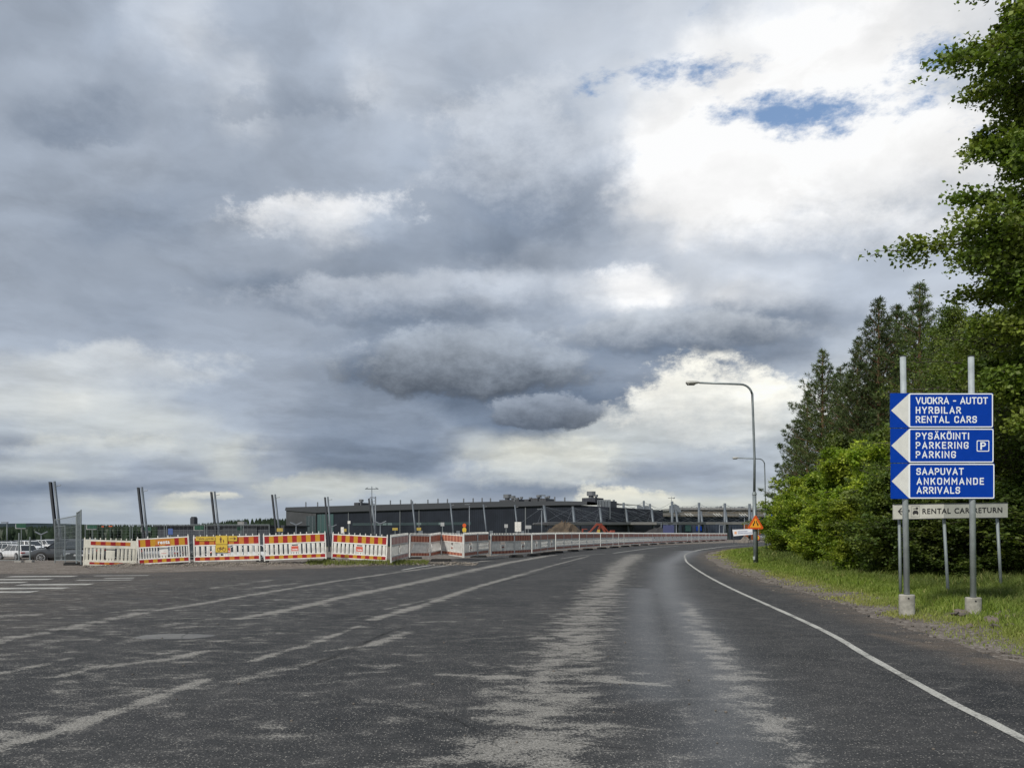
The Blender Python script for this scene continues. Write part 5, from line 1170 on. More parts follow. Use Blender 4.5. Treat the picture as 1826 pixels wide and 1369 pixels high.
# canopy slab following the masts
ct = thing('canopy', 'long thin canopy roof hung by cables before the terminal', 'canopy', (0, 0, 0))
path = [(PX(951, 146), 146)] + [(c[2] + .7, c[0]) for c in cols[10:]] + [(PX(1470, 196), 196)]
vs = []; 
for i, (x, y) in enumerate(path):
    zt = 3.05 + .25 * min(1, i); th = .18 if i == 0 else .55; 
    zt = PZ(930.8, y) if i else PZ(933.2, y)
    vs += [(x, y - 2.2, zt - th), (x, y - 2.2, zt), (x, y + 4, zt + .1), (x, y + 4, zt - th)]
n = len(path); b = MB(); b.add(vs, [(4 * i + a, 4 * i + 4 + a, 4 * i + 4 + (a + 1) % 4, 4 * i + (a + 1) % 4) for i in range(n - 1) for a in range(4)] + [(0, 1, 2, 3), (4 * n - 1, 4 * n - 2, 4 * n - 3, 4 * n - 4)]); b.build('roof', mat('canopy_underside', (0.17, .165, .16), .6, noise=.1, nscale=.5), ct)
for (Y, x0, x1, z1, zb) in cols[10:]:
    b = MB(); b.tube([(x0 + 1.2, Y + 1.5, -3), (x0 + .8, Y + 1.5, 2.6)], .12, 8); b.build('leg', M_DARK, ct)
# tall straight masts on the concourse
prevm = None
for k, (u, v, vb) in enumerate(((1094.5, 891, 914), (1112, 896, 914), (1148, 892.5, 914), (1159, 898, 912), (1198.5, 893.5, 916), (1246.5, 896, 918), (1292.5, 897, 918), (1336.5, 898, 918), (1377.5, 900, 920))):
    Y = 200 if u > 1120 else 176.5; r_ = .33 if u > 1180 else .26
    if u > 1120: Y = 203
    zt = PZ(v, Y); zb = PZ(920, Y) - 9; t = thing('roof_mast', 'upright round mast above the terminal roof, %s from the left' % ORD[k], 'mast', (PX(u, Y), Y, zb), 0, 'upright masts above the terminal roof')
    b = MB(); b.tube([(0, 0, 0), (0, 0, zt - zb)], r_, 14); b.build('column', M_LAMPC if 'M_LAMPC' in globals() else M_PALEM, t, smooth=True)
    for dx in (-5.2, 5.2):
        b = MB(); b.tube([(0, 0, zt - zb - .3), (dx, 0, PZ(914.5, Y) - zb)], .035, 4, cap=False); b.build('cable', M_PALEM, t)
# wind sensor and masts
def mastthing(name, label, u, v0, Y, r=.05, cat='mast', zb=-2.5, m=None, grp=None):
    t = thing(name, label, cat, (PX(u, Y), Y, zb), 0, grp); H_ = PZ(v0, Y) - zb; b = MB(); b.tube([(0, 0, 0), (0, 0, H_)], r, 8); b.build('pole', m or M_PALEM, t, smooth=True); return t, H_
t, H_ = mastthing('wind_sensor_mast', 'thin mast with a crossbar wind sensor rising over the terminal roof', 663, 867, 190, .1)
b = MB(); b.tube([(-1.6, 0, H_ - .6), (1.6, 0, H_ - .6)], .09, 6); b.tube([(-1.6, 0, H_ - .6), (-.9, 0, H_ - .25)], .07, 6); b.tube([(1.6, 0, H_ - .6), (.9, 0, H_ - .25)], .07, 6); b.build('sensor_bar', M_PALEM, t)
t, H_ = mastthing('camera_mast', 'thin mast with brackets standing against the sixth leaning column', 669.5, 885, 118, .1, zb=-2)
b = MB(); b.tube([(0, 0, H_ - .2), (-.7, 0, H_ - .1), (-.9, 0, H_ - .3)], .06, 6); b.tube([(0, 0, H_ - 1.2), (-.6, 0, H_ - 1.0)], .05, 6); b.build('bracket', M_PALEM, t)
t, H_ = mastthing('roof_antenna', 'small antenna with a cross bar on the terminal roof', 965.5, 881.5, 190, .07, zb=5)
b = MB(); b.box(-1.0, -.1, H_ - .35, 1.0, .1, H_ - .1); b.build('antenna_bar', M_PIPE, t)
t, H_ = mastthing('weather_vane', 'weather vane on the mast top above the roof vents', 1197.5, 885, 203, .06, zb=PZ(893, 203)); b = MB(); b.tube([(-.9, 0, H_ - .4), (.6, 0, H_ - .4)], .06, 6); b.add([(.3, 0, H_ - .5), (.9, .02, H_ - .1), (.75, 0, H_ - .6)], [(0, 1, 2)]); b.build('vane', M_PIPE, t)
# small lamps and signs around the site
def small_lamp(u, v, Y, label, dbl=False, w=.06, zb=-2.0, sq=False):
    t, H_ = mastthing('site_lamp', label, u, v, Y, w, 'lamp', zb, M_PALEM, 'slim lamp posts around the building site')
    b = MB()
    if dbl: b.tube([(0, 0, H_), (-.75, 0, H_ + .35)], .09, 6); b.tube([(0, 0, H_), (.75, 0, H_ + .35)], .09, 6)
    else: b.box(-.75, -.15, H_ - .02, .12, .15, H_ + .12)
    b.build('lamp_head', M_PALEM, t)
for (u, v, Y, lb, db) in ((12.5, 932, 108, 'slim lamp post at the far left over the car park', False), (73.5, 953, 96, 'low lamp with two angled heads between the white cars', True), (837, 899.5, 128, 'tall slim lamp before the dark terminal wall', False), (966, 908, 126, 'slim lamp left of the first canopy mast', False),
                          (1179, 931.5, 150, 'small lamp under the right part of the canopy', False), (1189.5, 934, 150, 'smaller lamp just right of the one under the canopy', False), (1206, 934, 152, 'small lamp under the fifth canopy mast', False), (1283, 934, 150, 'small lamp near the end of the long barrier row', False),
                          (1290, 936, 155, 'low lamp beside the end of the barrier row', False), (1327.5, 921, 110, 'slim lamp above the white banner', False), (1352.5, 924, 112, 'slim lamp hidden partly by the warning triangle', False), (678, 934, 100, 'low double headed lamp behind the fifth bright panel', True), (528, 936, 100, 'thin lamp between two leaning columns at the grey wing', True), (592, 939, 130, 'tiny double lamp before the green window', True)):
    small_lamp(u, v, Y, lb, db, w=.055 if Y < 120 else .07)
def plate_sign(name, label, u, v, w, h, Y, m, cat='sign', zb=-2.0, grp=None, post=True, dy=0):
    zc = PZ(v, Y); t = thing(name, label, cat, (PX(u, Y), Y, zb), 0, grp)
    if post: b = MB(); b.tube([(0, .06, 0), (0, .06, zc - zb)], .045, 8); b.build('post', M_GALVD, t)
    b = MB(); b.box(-w / 2, -.02, zc - zb - h / 2, w / 2, .02, zc - zb + h / 2); b.build('plate', m, t, bevel=.01); return t
M_GRN = mat('green_sign', (0.006, 0.06, 0.032), .45); M_SGR = mat('sign_back_grey', (.35, .36, .36), .5)
for k, (u, v, Y) in enumerate(((37.5, 937, 92), (164, 938.5, 92), (261, 943, 96), (355, 940.5, 96), (427.5, 942, 100))):
    t = plate_sign('row_sign', 'small green parking row sign on a post, %s from the left' % ORD[k], u, v, 1.15 if k < 4 else .65, .5, Y, M_GRN, grp='green row signs in the car park')
    if k < 4: b = MB(); b.box(-.68, .03, PZ(v, Y) + 2 - .35, .5, .05, PZ(v, Y) + 2 + .2); b.build('backing', M_SGR, t)
for (u, v, w, h, Y, m, lb) in ((247, 943.5, 1.5, .9, 92, M_SYEL, 'unused'),):
    pass
YB = [(499, 944.5, .8, .45, 88, M_SYEL, 'pale yellow box sign behind the fourth bright panel'), (504, 942, .5, .9, 110, M_DARK, 'dark small sign beside the pale yellow box sign'), (614, 945, .6, .4, 90, M_SYEL, 'pale yellow square sign behind the fifth bright panel'), (610.5, 945, .35, .7, 89, M_WHITE, 'narrow white sign beside the yellow square one'),
      (622.5, 931, .35, .35, 100, M_WHITE, 'small white square sign on a thin post before the terminal'), (704.5, 943, .75, .35, 92, M_SYEL, 'flat yellow sign above the pink barrier panel'), (747, 943, .6, .4, 92, M_SYEL, 'flat yellow sign above the diagonal slatted panels'),
      (789, 934.5, .45, .45, 96, M_SGR, 'grey square sign above the long foot panels'), (902.5, 937.5, .45, .45, 100, M_SGR, 'small grey sign left of the white tall boxes'), (942, 939.5, .8, .45, 104, M_SGR, 'wide grey sign left of the soil heap'),
      (921, 939, .42, 1.25, 100, M_WHITE, 'left tall white narrow board behind the barriers'), (926.5, 939, .42, 1.25, 101, M_WHITE, 'right tall white narrow board behind the barriers'), (1067.5, 946.5, .5, .5, 118, M_SYEL, 'small yellow sign between the two excavators'),
      (1192, 943.5, 1.8, 1.4, 128, M_SIGNB if 'M_SIGNB' in globals() else mat('navy_banner', (.05, .06, .14), .5), 'dark navy banner with a white star before the canopy'), (304, 947.5, .4, .5, 66, mat('dull_blue_sign', (.05, .1, .3), .5), 'small blue sign before the low grey building'), (183, 938.5, .8, .3, 260, M_RIM, 'left faint red sign before the distant wood'), (197, 938, 1.2, .3, 262, M_RIM, 'right faint red sign before the distant wood')]
M_OCH = mat('faded_yellow_sign', (.40, .30, .06), .6, noise=.2)
for (u, v, w, h, Y, m, lb) in YB: plate_sign('site_sign', lb, u, v, w * (.85 if m is M_SYEL else 1), h * (.85 if m is M_SYEL else 1), Y, M_OCH if m is M_SYEL else m, grp='small signs around the building site')
# traffic delineator, orange and yellow
t = thing('traffic_marker', 'red and yellow round topped marker behind the curving barrier row', 'traffic marker', (PX(828, 88), 88, -1.6)); zt_ = PZ(933, 88) + 1.6
b = MB(); b.tube([(0, 0, 0), (0, 0, zt_ - .9)], .05, 8); b.build('post', M_GALVD, t); b = MB(); b.prism(rounded(-.22, zt_ - 1.0, .22, zt_ - .45, .2), -.03, .03); b.build('yellow_disc', M_SYEL, t); b = MB(); b.prism(rounded(-.2, zt_ - .44, .2, zt_, .19), -.03, .03); b.build('red_disc', M_RIM, t)
# low building on the left
t, L = block('service_building', 'low slate service building with a black chimney on the left', 281, 478, 148, 142, PZ(938.5, 148), M_LOWB, 14)
b = MB(); b.box(-.5, -.6, PZ(938.5, 148) + .003, L + .5, 14, PZ(936.4, 148)); b.build('roof_edge', M_ROOFB, t)
b = MB(); k = (325.5 - 281) / 197 * L; b.box(k - .45, 3, PZ(938, 148), k + .45, 4, PZ(923, 150)); b.box(k - .35, 3.1, PZ(923, 150) + .003, k + .35, 3.9, PZ(921, 150)); b.build('chimney', M_DARK, t)
b = MB(); k = (409 - 281) / 197 * L; b.box(k - .8, 4, PZ(936.4, 148) + .01, k + .6, 5, PZ(930, 150)); b.build('roof_box', M_CLADH, t)
b = MB(); b.box((400 - 281) / 197 * L, -.2, PZ(948, 148) - 1, (460 - 281) / 197 * L, -.003, PZ(939, 148)); b.build('dark_door', M_DARK, t)
# blue direction pair by the trees
t = thing('lane_sign', 'pair of small blue lane signs on a thin pole beside the trees', 'sign', (PX(1380.5, 62), 62, tz(PX(1380.5, 62), 62)), 0); z0 = t.location.z
b = MB(); b.tube([(0, 0, -.1), (0, 0, PZ(887, 62) - z0)], .05, 8); b.build('pole', M_GALV, t)
for v0, v1 in ((916, 929.5), (931, 944)):
    b = MB(); b.prism(rounded(-.28, PZ(v1, 62) - z0, .40, PZ(v0, 62) - z0, .05), -.085, -.06); p_ = b.build('plate', M_BLUE, t); b = MB(); zc = (PZ(v1, 62) + PZ(v0, 62)) / 2 - z0
    bar(b, .0, zc - .16, .0, zc + .1, .06, -.09); b.add([(-.1, -.091, zc + .04), (.1, -.091, zc + .04), (0, -.091, zc + .2)], [(0, 1, 2)]); b.build('arrow', M_LET, p_)
# white banner hung on a frame at the bend
BY = 96; t = thing('banner', 'white banner with a small orange square and two lines, tilted on site fencing', 'banner', (PX(1324, BY), BY, 0), 0)
b = MB(); q = [(PX(1308, BY), PZ(955.5, BY)), (PX(1342, BY), PZ(952.5, BY)), (PX(1341.5, BY), PZ(942.5, BY)), (PX(1306, BY), PZ(944, BY))]; bx0 = PX(1324, BY)
b.prism([(x - bx0, z) for x, z in q], -.03, 0); b.build('cloth', mat('banner_white', (.72, .73, .76), .6), t)
b = MB(); b.box(PX(1309.5, BY) - bx0, -.04, PZ(952, BY), PX(1313.5, BY) - bx0, -.032, PZ(947.5, BY)); b.build('logo_square', mat('logo_orange', (.75, .38, .2), .6), t)
for vv, uu in ((947.6, 1332), (950.8, 1340)):
    b = MB(); u = 1315.5; r_ = random.Random(int(vv))
    while u < uu: w_ = r_.uniform(.7, 1.4); b.box(PX(u, BY) - bx0, -.036, PZ(vv + .9 - (u - 1315) * .05, BY), PX(u + w_, BY) - bx0, -.032, PZ(vv - .9 - (u - 1315) * .05, BY)); u += w_ + .45
    b.build('lettering_line', mat('print_slate', (.22, .25, .36), .6), t, kind='stuff')
for u in (1309, 1339): b = MB(); b.tube([(PX(u, BY) - bx0, .05, -.1), (PX(u, BY) - bx0, .05, PZ(943, BY))], .04, 8); b.build('post', M_DARK, t)
t = thing('round_sign', 'round yellow prohibition sign with red rim low behind the lamp post', 'traffic sign', (PX(1349.5, 92), 92, 0)); b = MB(); b.tube([(0, 0, -.1), (0, 0, PZ(935, 92))], .04, 8); b.build('post', M_GALVD, t)
zc = PZ(958.5, 92); b = MB(); b.tube([(0, -.05, zc), (0, -.08, zc)], .33, 20); b.build('rim', M_RIM, t); b = MB(); b.tube([(0, -.081, zc), (0, -.09, zc)], .23, 20); b.build('face', M_SYEL, t)
# soil heaps
def heap(u0, u1, v0, Y, label, m, seed, zb=-.3):
    n = 18; vs = []; fs = []; w = (u1 - u0) / FPX * Y / 2; H_ = PZ(v0, Y) - zb; rr = random.Random(seed)
    for j in range(8):
        for k in range(n):
            r_ = 1 - j / 7.5; a = 2 * math.pi * k / n; q = r_ * (1 + rr.uniform(-.16, .16)); vs.append((w * q * math.cos(a), w * .7 * q * math.sin(a), H_ * (1 - r_ ** 1.1) * (1 + rr.uniform(-.1, .08)) * 1.08))
    fs = [(j * n + k, j * n + (k + 1) % n, (j + 1) * n + (k + 1) % n, (j + 1) * n + k) for j in range(7) for k in range(n)] + [tuple(range(7 * n, 8 * n))]
    b = MB(); b.add(vs, fs); o = b.build('soil_heap', m, None, loc=(PX((u0 + u1) / 2, Y), Y, zb)); tag(o, label, 'soil heap', 'heaps of soil on the building site')
M_SOILH = mat('heap_soil', (0.075, 0.056, 0.038), .95, noise=.5, nscale=1.2, bump=1.0, bscale=4)
M_SOILG = mat('heap_gravel', (0.17, 0.15, 0.13), .95, noise=.3, nscale=1.5, bump=1.0, bscale=6)
heap(925, 1090, 932, 134, 'brown soil heap with stones left of the nearer excavator', M_SOILH, 2, -2); heap(1312, 1345, 956, 100, 'small grey brown gravel heap at the road bend under the banner', M_SOILG, 5, -.2)
heap(1095, 1250, 942.5, 140, 'long low dark heap right of the farther excavator', mat('dark_soil', (.03, .03, .032), .95, noise=.3, nscale=1), 7, -2)
# excavators
M_EXO = mat('excavator_orange', (0.22, 0.042, 0.022), .6, noise=.25)
def excavator(u, Y, rz, label, sc=1.0):
    t = thing('excavator', label, 'excavator', (PX(u, Y), Y, -.35), rz, 'orange excavators behind the barriers'); t.scale = (sc,) * 3
    for s_ in (-1, 1):
        b = MB(); b.prism([(-1.8, .15), (-1.5, 0), (1.5, 0), (1.8, .15), (1.9, .5), (1.5, .85), (-1.5, .85), (-1.9, .5)], s_ * 1.25 - .28, s_ * 1.25 + .28); b.build('track', M_TRIM, t)
    b = MB(); b.box(-.9, -.9, .7, .9, .9, 1.05); b.build('undercarriage', M_TRIM, t)
    b = MB(); b.prism([(-2.3, 1.08), (1.6, 1.08), (1.6, 1.6), (.4, 2.0), (-1.2, 2.25), (-2.4, 2.0)], -1.2, 1.2); b.build('engine_housing', M_EXO, t, bevel=.06)
    b = MB(); b.prism([(.1, 1.62), (1.55, 1.62), (1.45, 2.5), (1.1, 3.05), (.1, 3.05)], -1.19, -.25); c = b.build('cab', M_EXO, t, bevel=.04); b = MB(); b.box(.25, -1.22, 1.9, 1.3, -1.195, 2.9); b.build('window', M_GLASS, c)
    b = MB(); b.add([(1.3, .1, 1.4), (1.5, .1, 1.9), (3.6, .1, 4.3), (4.6, .1, 4.2), (4.7, .1, 3.8), (3.7, .1, 3.8), (1.3, .55, 1.4), (1.5, .55, 1.9), (3.6, .55, 4.3), (4.6, .55, 4.2), (4.7, .55, 3.8), (3.7, .55, 3.8)], [(0,1,2,5),(2,3,4,5),(6,11,8,7),(8,11,10,9),(0,6,7,1),(1,7,8,2),(2,8,9,3),(3,9,10,4),(4,10,11,5),(5,11,6,0)]); b.build('boom', M_EXO, t)
    b = MB(); b.prism([(4.2, 4.0), (4.75, 4.3), (5.9, 1.9), (5.6, 1.7)], .18, .48); b.build('stick', M_EXO, t); b = MB(); b.prism([(5.4, 1.7), (6.0, 1.9), (6.3, 1.1), (5.7, .7), (5.0, .9)], -.2, .85); b.build('bucket', M_TRIM, t)
excavator(1036, 128, R(8), 'orange excavator with raised arm beside the soil heap', .74); excavator(1098, 136, R(196), 'lower orange excavator at the right of the yellow sign', .66)
# a few vehicles near the far end
for k, (u, Y, pm, kd, rz, lb) in enumerate(((1240, 165, PBL, 'suv', 170, 'dark blue car under the canopy at the far bend'), (1262, 168, PB, 'wagon', 5, 'black car under the canopy right of the blue one'), (1370, 112, PS, 'sedan', 100, 'silver car by the round sign at the far bend'))):
    make_car('parked_car', lb, pm, kd, (PX(u, Y), Y, -.4 if Y > 120 else tz(PX(u, Y), Y)), R(rz), group='cars near the terminal')
# ------------------------------------------------------------------ hills and distant wood
def hill(name, pts, Y, depth, m):
    V = []; n = len(pts)
    for u, v in pts: V.append((PX(u, Y), Y, -6)); V.append((PX(u, Y), Y + depth * .3, PZ(v, Y + depth * .3))); V.append((PX(u, Y), Y + depth, -6))
    F = [(3 * i + a, 3 * i + 3 + a, 3 * i + 4 + a, 3 * i + 1 + a) for i in range(n - 1) for a in (0, 1)]
    b = MB(); b.add(V, F); o = b.build(name, m, None, smooth=True, kind='structure'); return o
M_FAR = mat('far_forest_hill', (0.035, 0.048, 0.055), 1.0, noise=.3, nscale=.02, spec=0)
hill('hills', [(-900, 944), (-500, 938), (-200, 935), (0, 932.5), (40, 933), (110, 935), (180, 939), (300, 944), (420, 947)], 2200, 500, M_FAR)
def conifer_field(name, specs, m, label):
    """specs: arrays x, y, z, h, r ; low detail spruces, three ragged cones each"""
    V = []; F = []; off = 0; nn = 7
    for (x, y, z, h, r_) in specs:
        a0 = random.uniform(0, 6.28); tiers = ((.12, .55, 1.0), (.35, .8, .72), (.6, 1.0, .45)) if random.random() < .75 else ((.25, .75, 1.0), (.5, .98, .8))
        for (zb_, zt_, rr) in tiers:
            for k in range(nn): a = a0 + 2 * math.pi * k / nn; q = r_ * rr * random.uniform(.7, 1.2); V.append((x + q * math.cos(a), y + q * math.sin(a), z + h * (zb_ + random.uniform(-.03, .03))))
            V.append((x, y, z + h * zt_)); F += [(off + k, off + (k + 1) % nn, off + nn) for k in range(nn)]; off += nn + 1
        a0 += 1
    o = npmesh(name, np.array(V), np.array(F), m); o['kind'] = 'stuff'; o['label'] = label; o['category'] = 'wood'; return o
M_WOOD = mat('distant_conifers', (0.022, 0.035, 0.020), .95, noise=.45, nscale=.05, spec=.1)
sp = []
for k in range(1500):
    u = random.uniform(-250, 560); Y = random.uniform(330, 620); h = random.uniform(9, 15) * (1 if random.random() < .93 else 1.25)
    ztop = float(np.interp(u, [-300, 0, 90, 150, 260, 330, 380, 420, 470, 560], [939.5, 938.5, 937.5, 935, 936, 936, 931, 926.5, 924, 925])) + random.uniform(-2.2, 2.5)
    z = PZ(ztop, Y) - h; z = min(z, 4 if u < 340 else 14); sp.append((PX(u, Y), Y, z, h, h * random.uniform(.16, .24)))
conifer_field('distant_wood', sp, M_WOOD, 'dark distant conifer wood along the horizon on the left')
hill('wooded_rise', [(340, 945), (380, 938), (420, 933), (470, 931), (560, 932), (700, 935)], 420, 200, mat('forest_floor_far', (.03, .04, .02), 1.0))
hill('wood_floor', [(-400, 944), (0, 943), (150, 943), (340, 943), (400, 945)], 330, 260, mat('forest_edge_floor', (.028, .038, .016), 1.0, noise=.4, nscale=.05))
# pale bushes in front of the wood
# ------------------------------------------------------------------ foliage
def leaf_mat(name, c0, c1, c2, trans=.35, rough=.55):
    m = bpy.data.materials.new(name); m.use_nodes = True; N = NT(m.node_tree)
    g = N.n('ShaderNodeNewGeometry'); rnd = g.outputs['Random Per Island']; p = g.outputs['Position']
    oi = N.n('ShaderNodeObjectInfo').outputs['Random']
    cl = N.noise(N.vmath('ADD', p, N.n('ShaderNodeCombineXYZ', {0: N.m('MULTIPLY', oi, 37.0)}).outputs[0]).outputs[0], .9, 4, .6).outputs[0]
    c = N.mix(rnd, (*c0, 1), (*c1, 1)); c = N.mix(N.mapr(cl, .45, .60), c, (*c2, 1)); 
    k = N.m('MULTIPLY', N.mapr(N.m('FRACT', N.m('MULTIPLY', rnd, 17.3)), 0, 1, .65, 1.35, False), N.mapr(oi, 0, 1, .68, 1.25, False)); sc = N.vmath('SCALE', c); N.t.links.new(k, sc.inputs['Scale'])
    b = N.n('ShaderNodeBsdfPrincipled', {'Base Color': sc.outputs[0], 'Roughness': rough, 'Specular IOR Level': .35})
    t = N.n('ShaderNodeBsdfTranslucent', {0: N.mix(1.0, sc.outputs[0], (1.25, 1.3, .6, 1), 'MULTIPLY')})
    N.n('ShaderNodeOutputMaterial', {0: N.n('ShaderNodeMixShader', {0: trans, 1: b, 2: t})}); return m
M_BIR = leaf_mat('birch_leaves', (.075, .120, .018), (.11, .165, .025), (.16, .20, .035))
M_ROW = leaf_mat('rowan_leaves', (.12, .20, .018), (.20, .28, .028), (.32, .38, .045), .45)
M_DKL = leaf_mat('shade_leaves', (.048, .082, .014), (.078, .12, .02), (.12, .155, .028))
M_PIN = leaf_mat('pine_needles', (.044, .072, .022), (.066, .098, .028), (.09, .12, .034), .18)
M_BARK = mat('pine_bark', (.16, .085, .05), .9, noise=.35, nscale=3, bump=.6); M_BARKB = mat('birch_bark', (.42, .40, .37), .8, noise=.5, nscale=4, bump=.4); M_BARKD = mat('dark_bark', (.055, .045, .038), .9, noise=.3, nscale=4)
def leaves(centres, size, n_each, spread, rg, aspect=.75, droop=0.3, flat=.6):
    """rhombic bent leaves around each centre; returns verts, faces(4)"""
    n = len(centres) * n_each; C = np.repeat(centres, n_each, 0) + rg.normal(0, 1, (n, 3)) * np.array(spread)
    d = rg.normal(0, 1, (n, 3)); d[:, 2] = d[:, 2] * .5 - droop; d /= np.linalg.norm(d, axis=1, keepdims=True)
    w = rg.normal(0, 1, (n, 3)); w[:, 2] *= flat; w -= d * (w * d).sum(1, keepdims=True); w /= np.linalg.norm(w, axis=1, keepdims=True)
    s = size * rg.uniform(.6, 1.25, (n, 1)); nr = np.cross(d, w)
    V = np.empty((n, 4, 3)); V[:, 0] = C - d * s * .5; V[:, 1] = C + w * s * aspect * .5 + nr * s * .10 - d * s * .05; V[:, 2] = C + d * s * .5; V[:, 3] = C - w * s * aspect * .5 + nr * s * .10 - d * s * .05
    F = np.arange(n * 4).reshape(n, 4); return V.reshape(-1, 3), F
def branch_tree(seed, H, crown_r, crown_z0, leaf, n_leaf, matl, bark, tr, limbs=26, droop=.25, twig=7, name='tree', upw=.5, cl_spread=.13, shape=None, loc=None, label=None, cat='tree', group=None, var=(.52, 1.3)):
    rg = np.random.default_rng(seed); rr = random.Random(seed)
    t = thing(name, label, cat, loc, 0, group)
    tb = MB(); bend = [Vector((rr.uniform(-.25, .25) * k / 6, rr.uniform(-.25, .25) * k / 6, H * .97 * k / 6)) for k in range(7)]; tb.tube([(0, 0, -.4)] + bend[1:], [tr * 1.15] + [tr * (1 - .14 * k) for k in range(1, 7)], 9)
    tips = []; lb = MB()
    for i in range(limbs):
        f = (i + rr.random()) / limbs; z = crown_z0 + (H * .97 - crown_z0) * f; prof = shape(f) if shape else math.sin(math.pi * (f * .86 + .12)) ** .7
        a = rr.uniform(0, 6.283); Lr = crown_r * prof * rr.uniform(*var); p = bend[min(6, int(z / H * 6))] * 1.0; p = Vector((p.x, p.y, z)); path = [p]; d = Vector((math.cos(a), math.sin(a), upw * (1 - .5 * f) + rr.uniform(-.1, .2))).normalized()
        ns = 5
        for k in range(ns):
            p = p + d * Lr / ns; path.append(p); d = (d + Vector((rr.uniform(-.25, .25), rr.uniform(-.25, .25), -droop * .5 * (k + 1) / ns))).normalized()
        lb.tube(path, [max(.012, tr * .32 * (1 - k / 5.5)) for k in range(6)], 5, cap=False)
        for k in range(1, 6):
            for j in range(twig):
                q = path[k - 1].lerp(path[k], rr.random()); a2 = rr.uniform(0, 6.283); L2 = Lr * rr.uniform(.14, .34) * (1.25 - k * .12) + .12; e = Vector((math.cos(a2), math.sin(a2), rr.uniform(-.25, .4))).normalized(); pts2 = [q]
                for m_ in range(3): q = q + e * L2 / 3; e = (e + Vector((0, 0, -droop * (m_ + 1) * .55))).normalized(); pts2.append(q)
                for m_ in range(3): tips.append(pts2[m_].lerp(pts2[m_ + 1], rr.random())); tips.append(pts2[m_ + 1])
                if rr.random() < .5: lb.tube([pts2[0], pts2[2], pts2[3]], .008, 3, cap=False)
    tips = np.array([v[:] for v in tips]); ne = max(1, int(n_leaf / len(tips)))
    V, F = leaves(tips, leaf, ne, (cl_spread, cl_spread, cl_spread * .8), rg)
    tb.build('trunk', bark, t, smooth=True); lb.build('limbs', bark, t, smooth=True, kind='stuff'); cr = npmesh('crown', V, F, matl, t); cr['kind'] = 'stuff'; return t
def pine(seed, H, rmax, label=None, loc=None, density=1.0, group=None, z0=.12, needle=.17, name='pine_tree'):
    rg = np.random.default_rng(seed); rr = random.Random(seed); t = thing(name, label, 'tree', loc, 0, group)
    tb = MB(); tb.tube([(0, 0, -.4), (0, 0, H * .5), (rr.uniform(-.1, .1), 0, H)], [.17, .10, .02], 8); lb = MB(); C = []; Dn = []
    z = H * z0; 
    while z < H - .15:
        f = z / H; L_ = rmax * (1 - f) ** .85 * 1.15 * (1.0 if f > .25 else .75 + f); nb = 6 if f < .9 else 4; a0 = rr.uniform(0, 6.28)
        for k in range(nb):
            if rr.random() > .93: continue
            a = a0 + 6.283 * k / nb + rr.uniform(-.35, .35); L = L_ * rr.uniform(.55, 1.22) + .08; up_ = .18 + .75 * f ** 2 + rr.uniform(-.12, .18); d = Vector((math.cos(a), math.sin(a), up_)).normalized(); p = Vector((0, 0, z)); path = [p]
            for s in range(4): p = p + d * L / 4; path.append(p); d = (d + Vector((rr.uniform(-.12, .12), rr.uniform(-.12, .12), .07))).normalized()
            lb.tube(path, [.035 * (1 - f) + .012, .025 * (1 - f) + .01, .015, .01, .006], 4, cap=False)
            n_t = int((3 + 15 * L) * density)
            for j in range(n_t):
                q = rr.uniform(.22, 1.0) if rr.random() < .8 else 1.0; i_ = min(3, int(q * 4)); b_ = path[i_].lerp(path[i_ + 1], q * 4 - i_ if q < 1 else 1.0); side = (1.05 - q) * L * .55 + .08
                a2 = rr.uniform(0, 6.283); e = Vector((math.cos(a2), math.sin(a2), rr.uniform(-.1, .5))).normalized(); c = b_ + e * side * rr.random(); C.append(c); Dn.append((e * .5 + d * .6 + Vector((0, 0, .45))).normalized())
        z += (.30 + .14 * rr.random()) * (1.15 if f < .5 else .85)
    for k in range(6): C.append(Vector((0, 0, H - .12 * k))); Dn.append(Vector((0, 0, 1)))
    C = np.array([c[:] for c in C]); Dn = np.array([d[:] for d in Dn]); nn = 7; n = len(C) * nn
    Cc = np.repeat(C, nn, 0) + rg.normal(0, .035, (n, 3)); dd = np.repeat(Dn, nn, 0) * .75 + rg.normal(0, .62, (n, 3)); dd /= np.linalg.norm(dd, axis=1, keepdims=True); w = np.cross(dd, rg.normal(0, 1, (n, 3))); w /= np.linalg.norm(w, axis=1, keepdims=True)
    ln = needle * rg.uniform(.7, 1.3, (n, 1)); V = np.empty((n, 3, 3)); V[:, 0] = Cc - w * .016; V[:, 1] = Cc + w * .016; V[:, 2] = Cc + dd * ln; F = np.arange(n * 3).reshape(n, 3)
    tb.build('trunk', M_BARK, t, smooth=True); lb.build('branches', M_BARK, t, kind='stuff'); c = npmesh('crown', V.reshape(-1, 3), F, M_PIN, t); c['kind'] = 'stuff'; return t
GP = 'pines at the edge of the wood on the right'; GS = 'leafy shrubs along the wood on the right'; GB = 'broadleaf trees of the wood on the right'
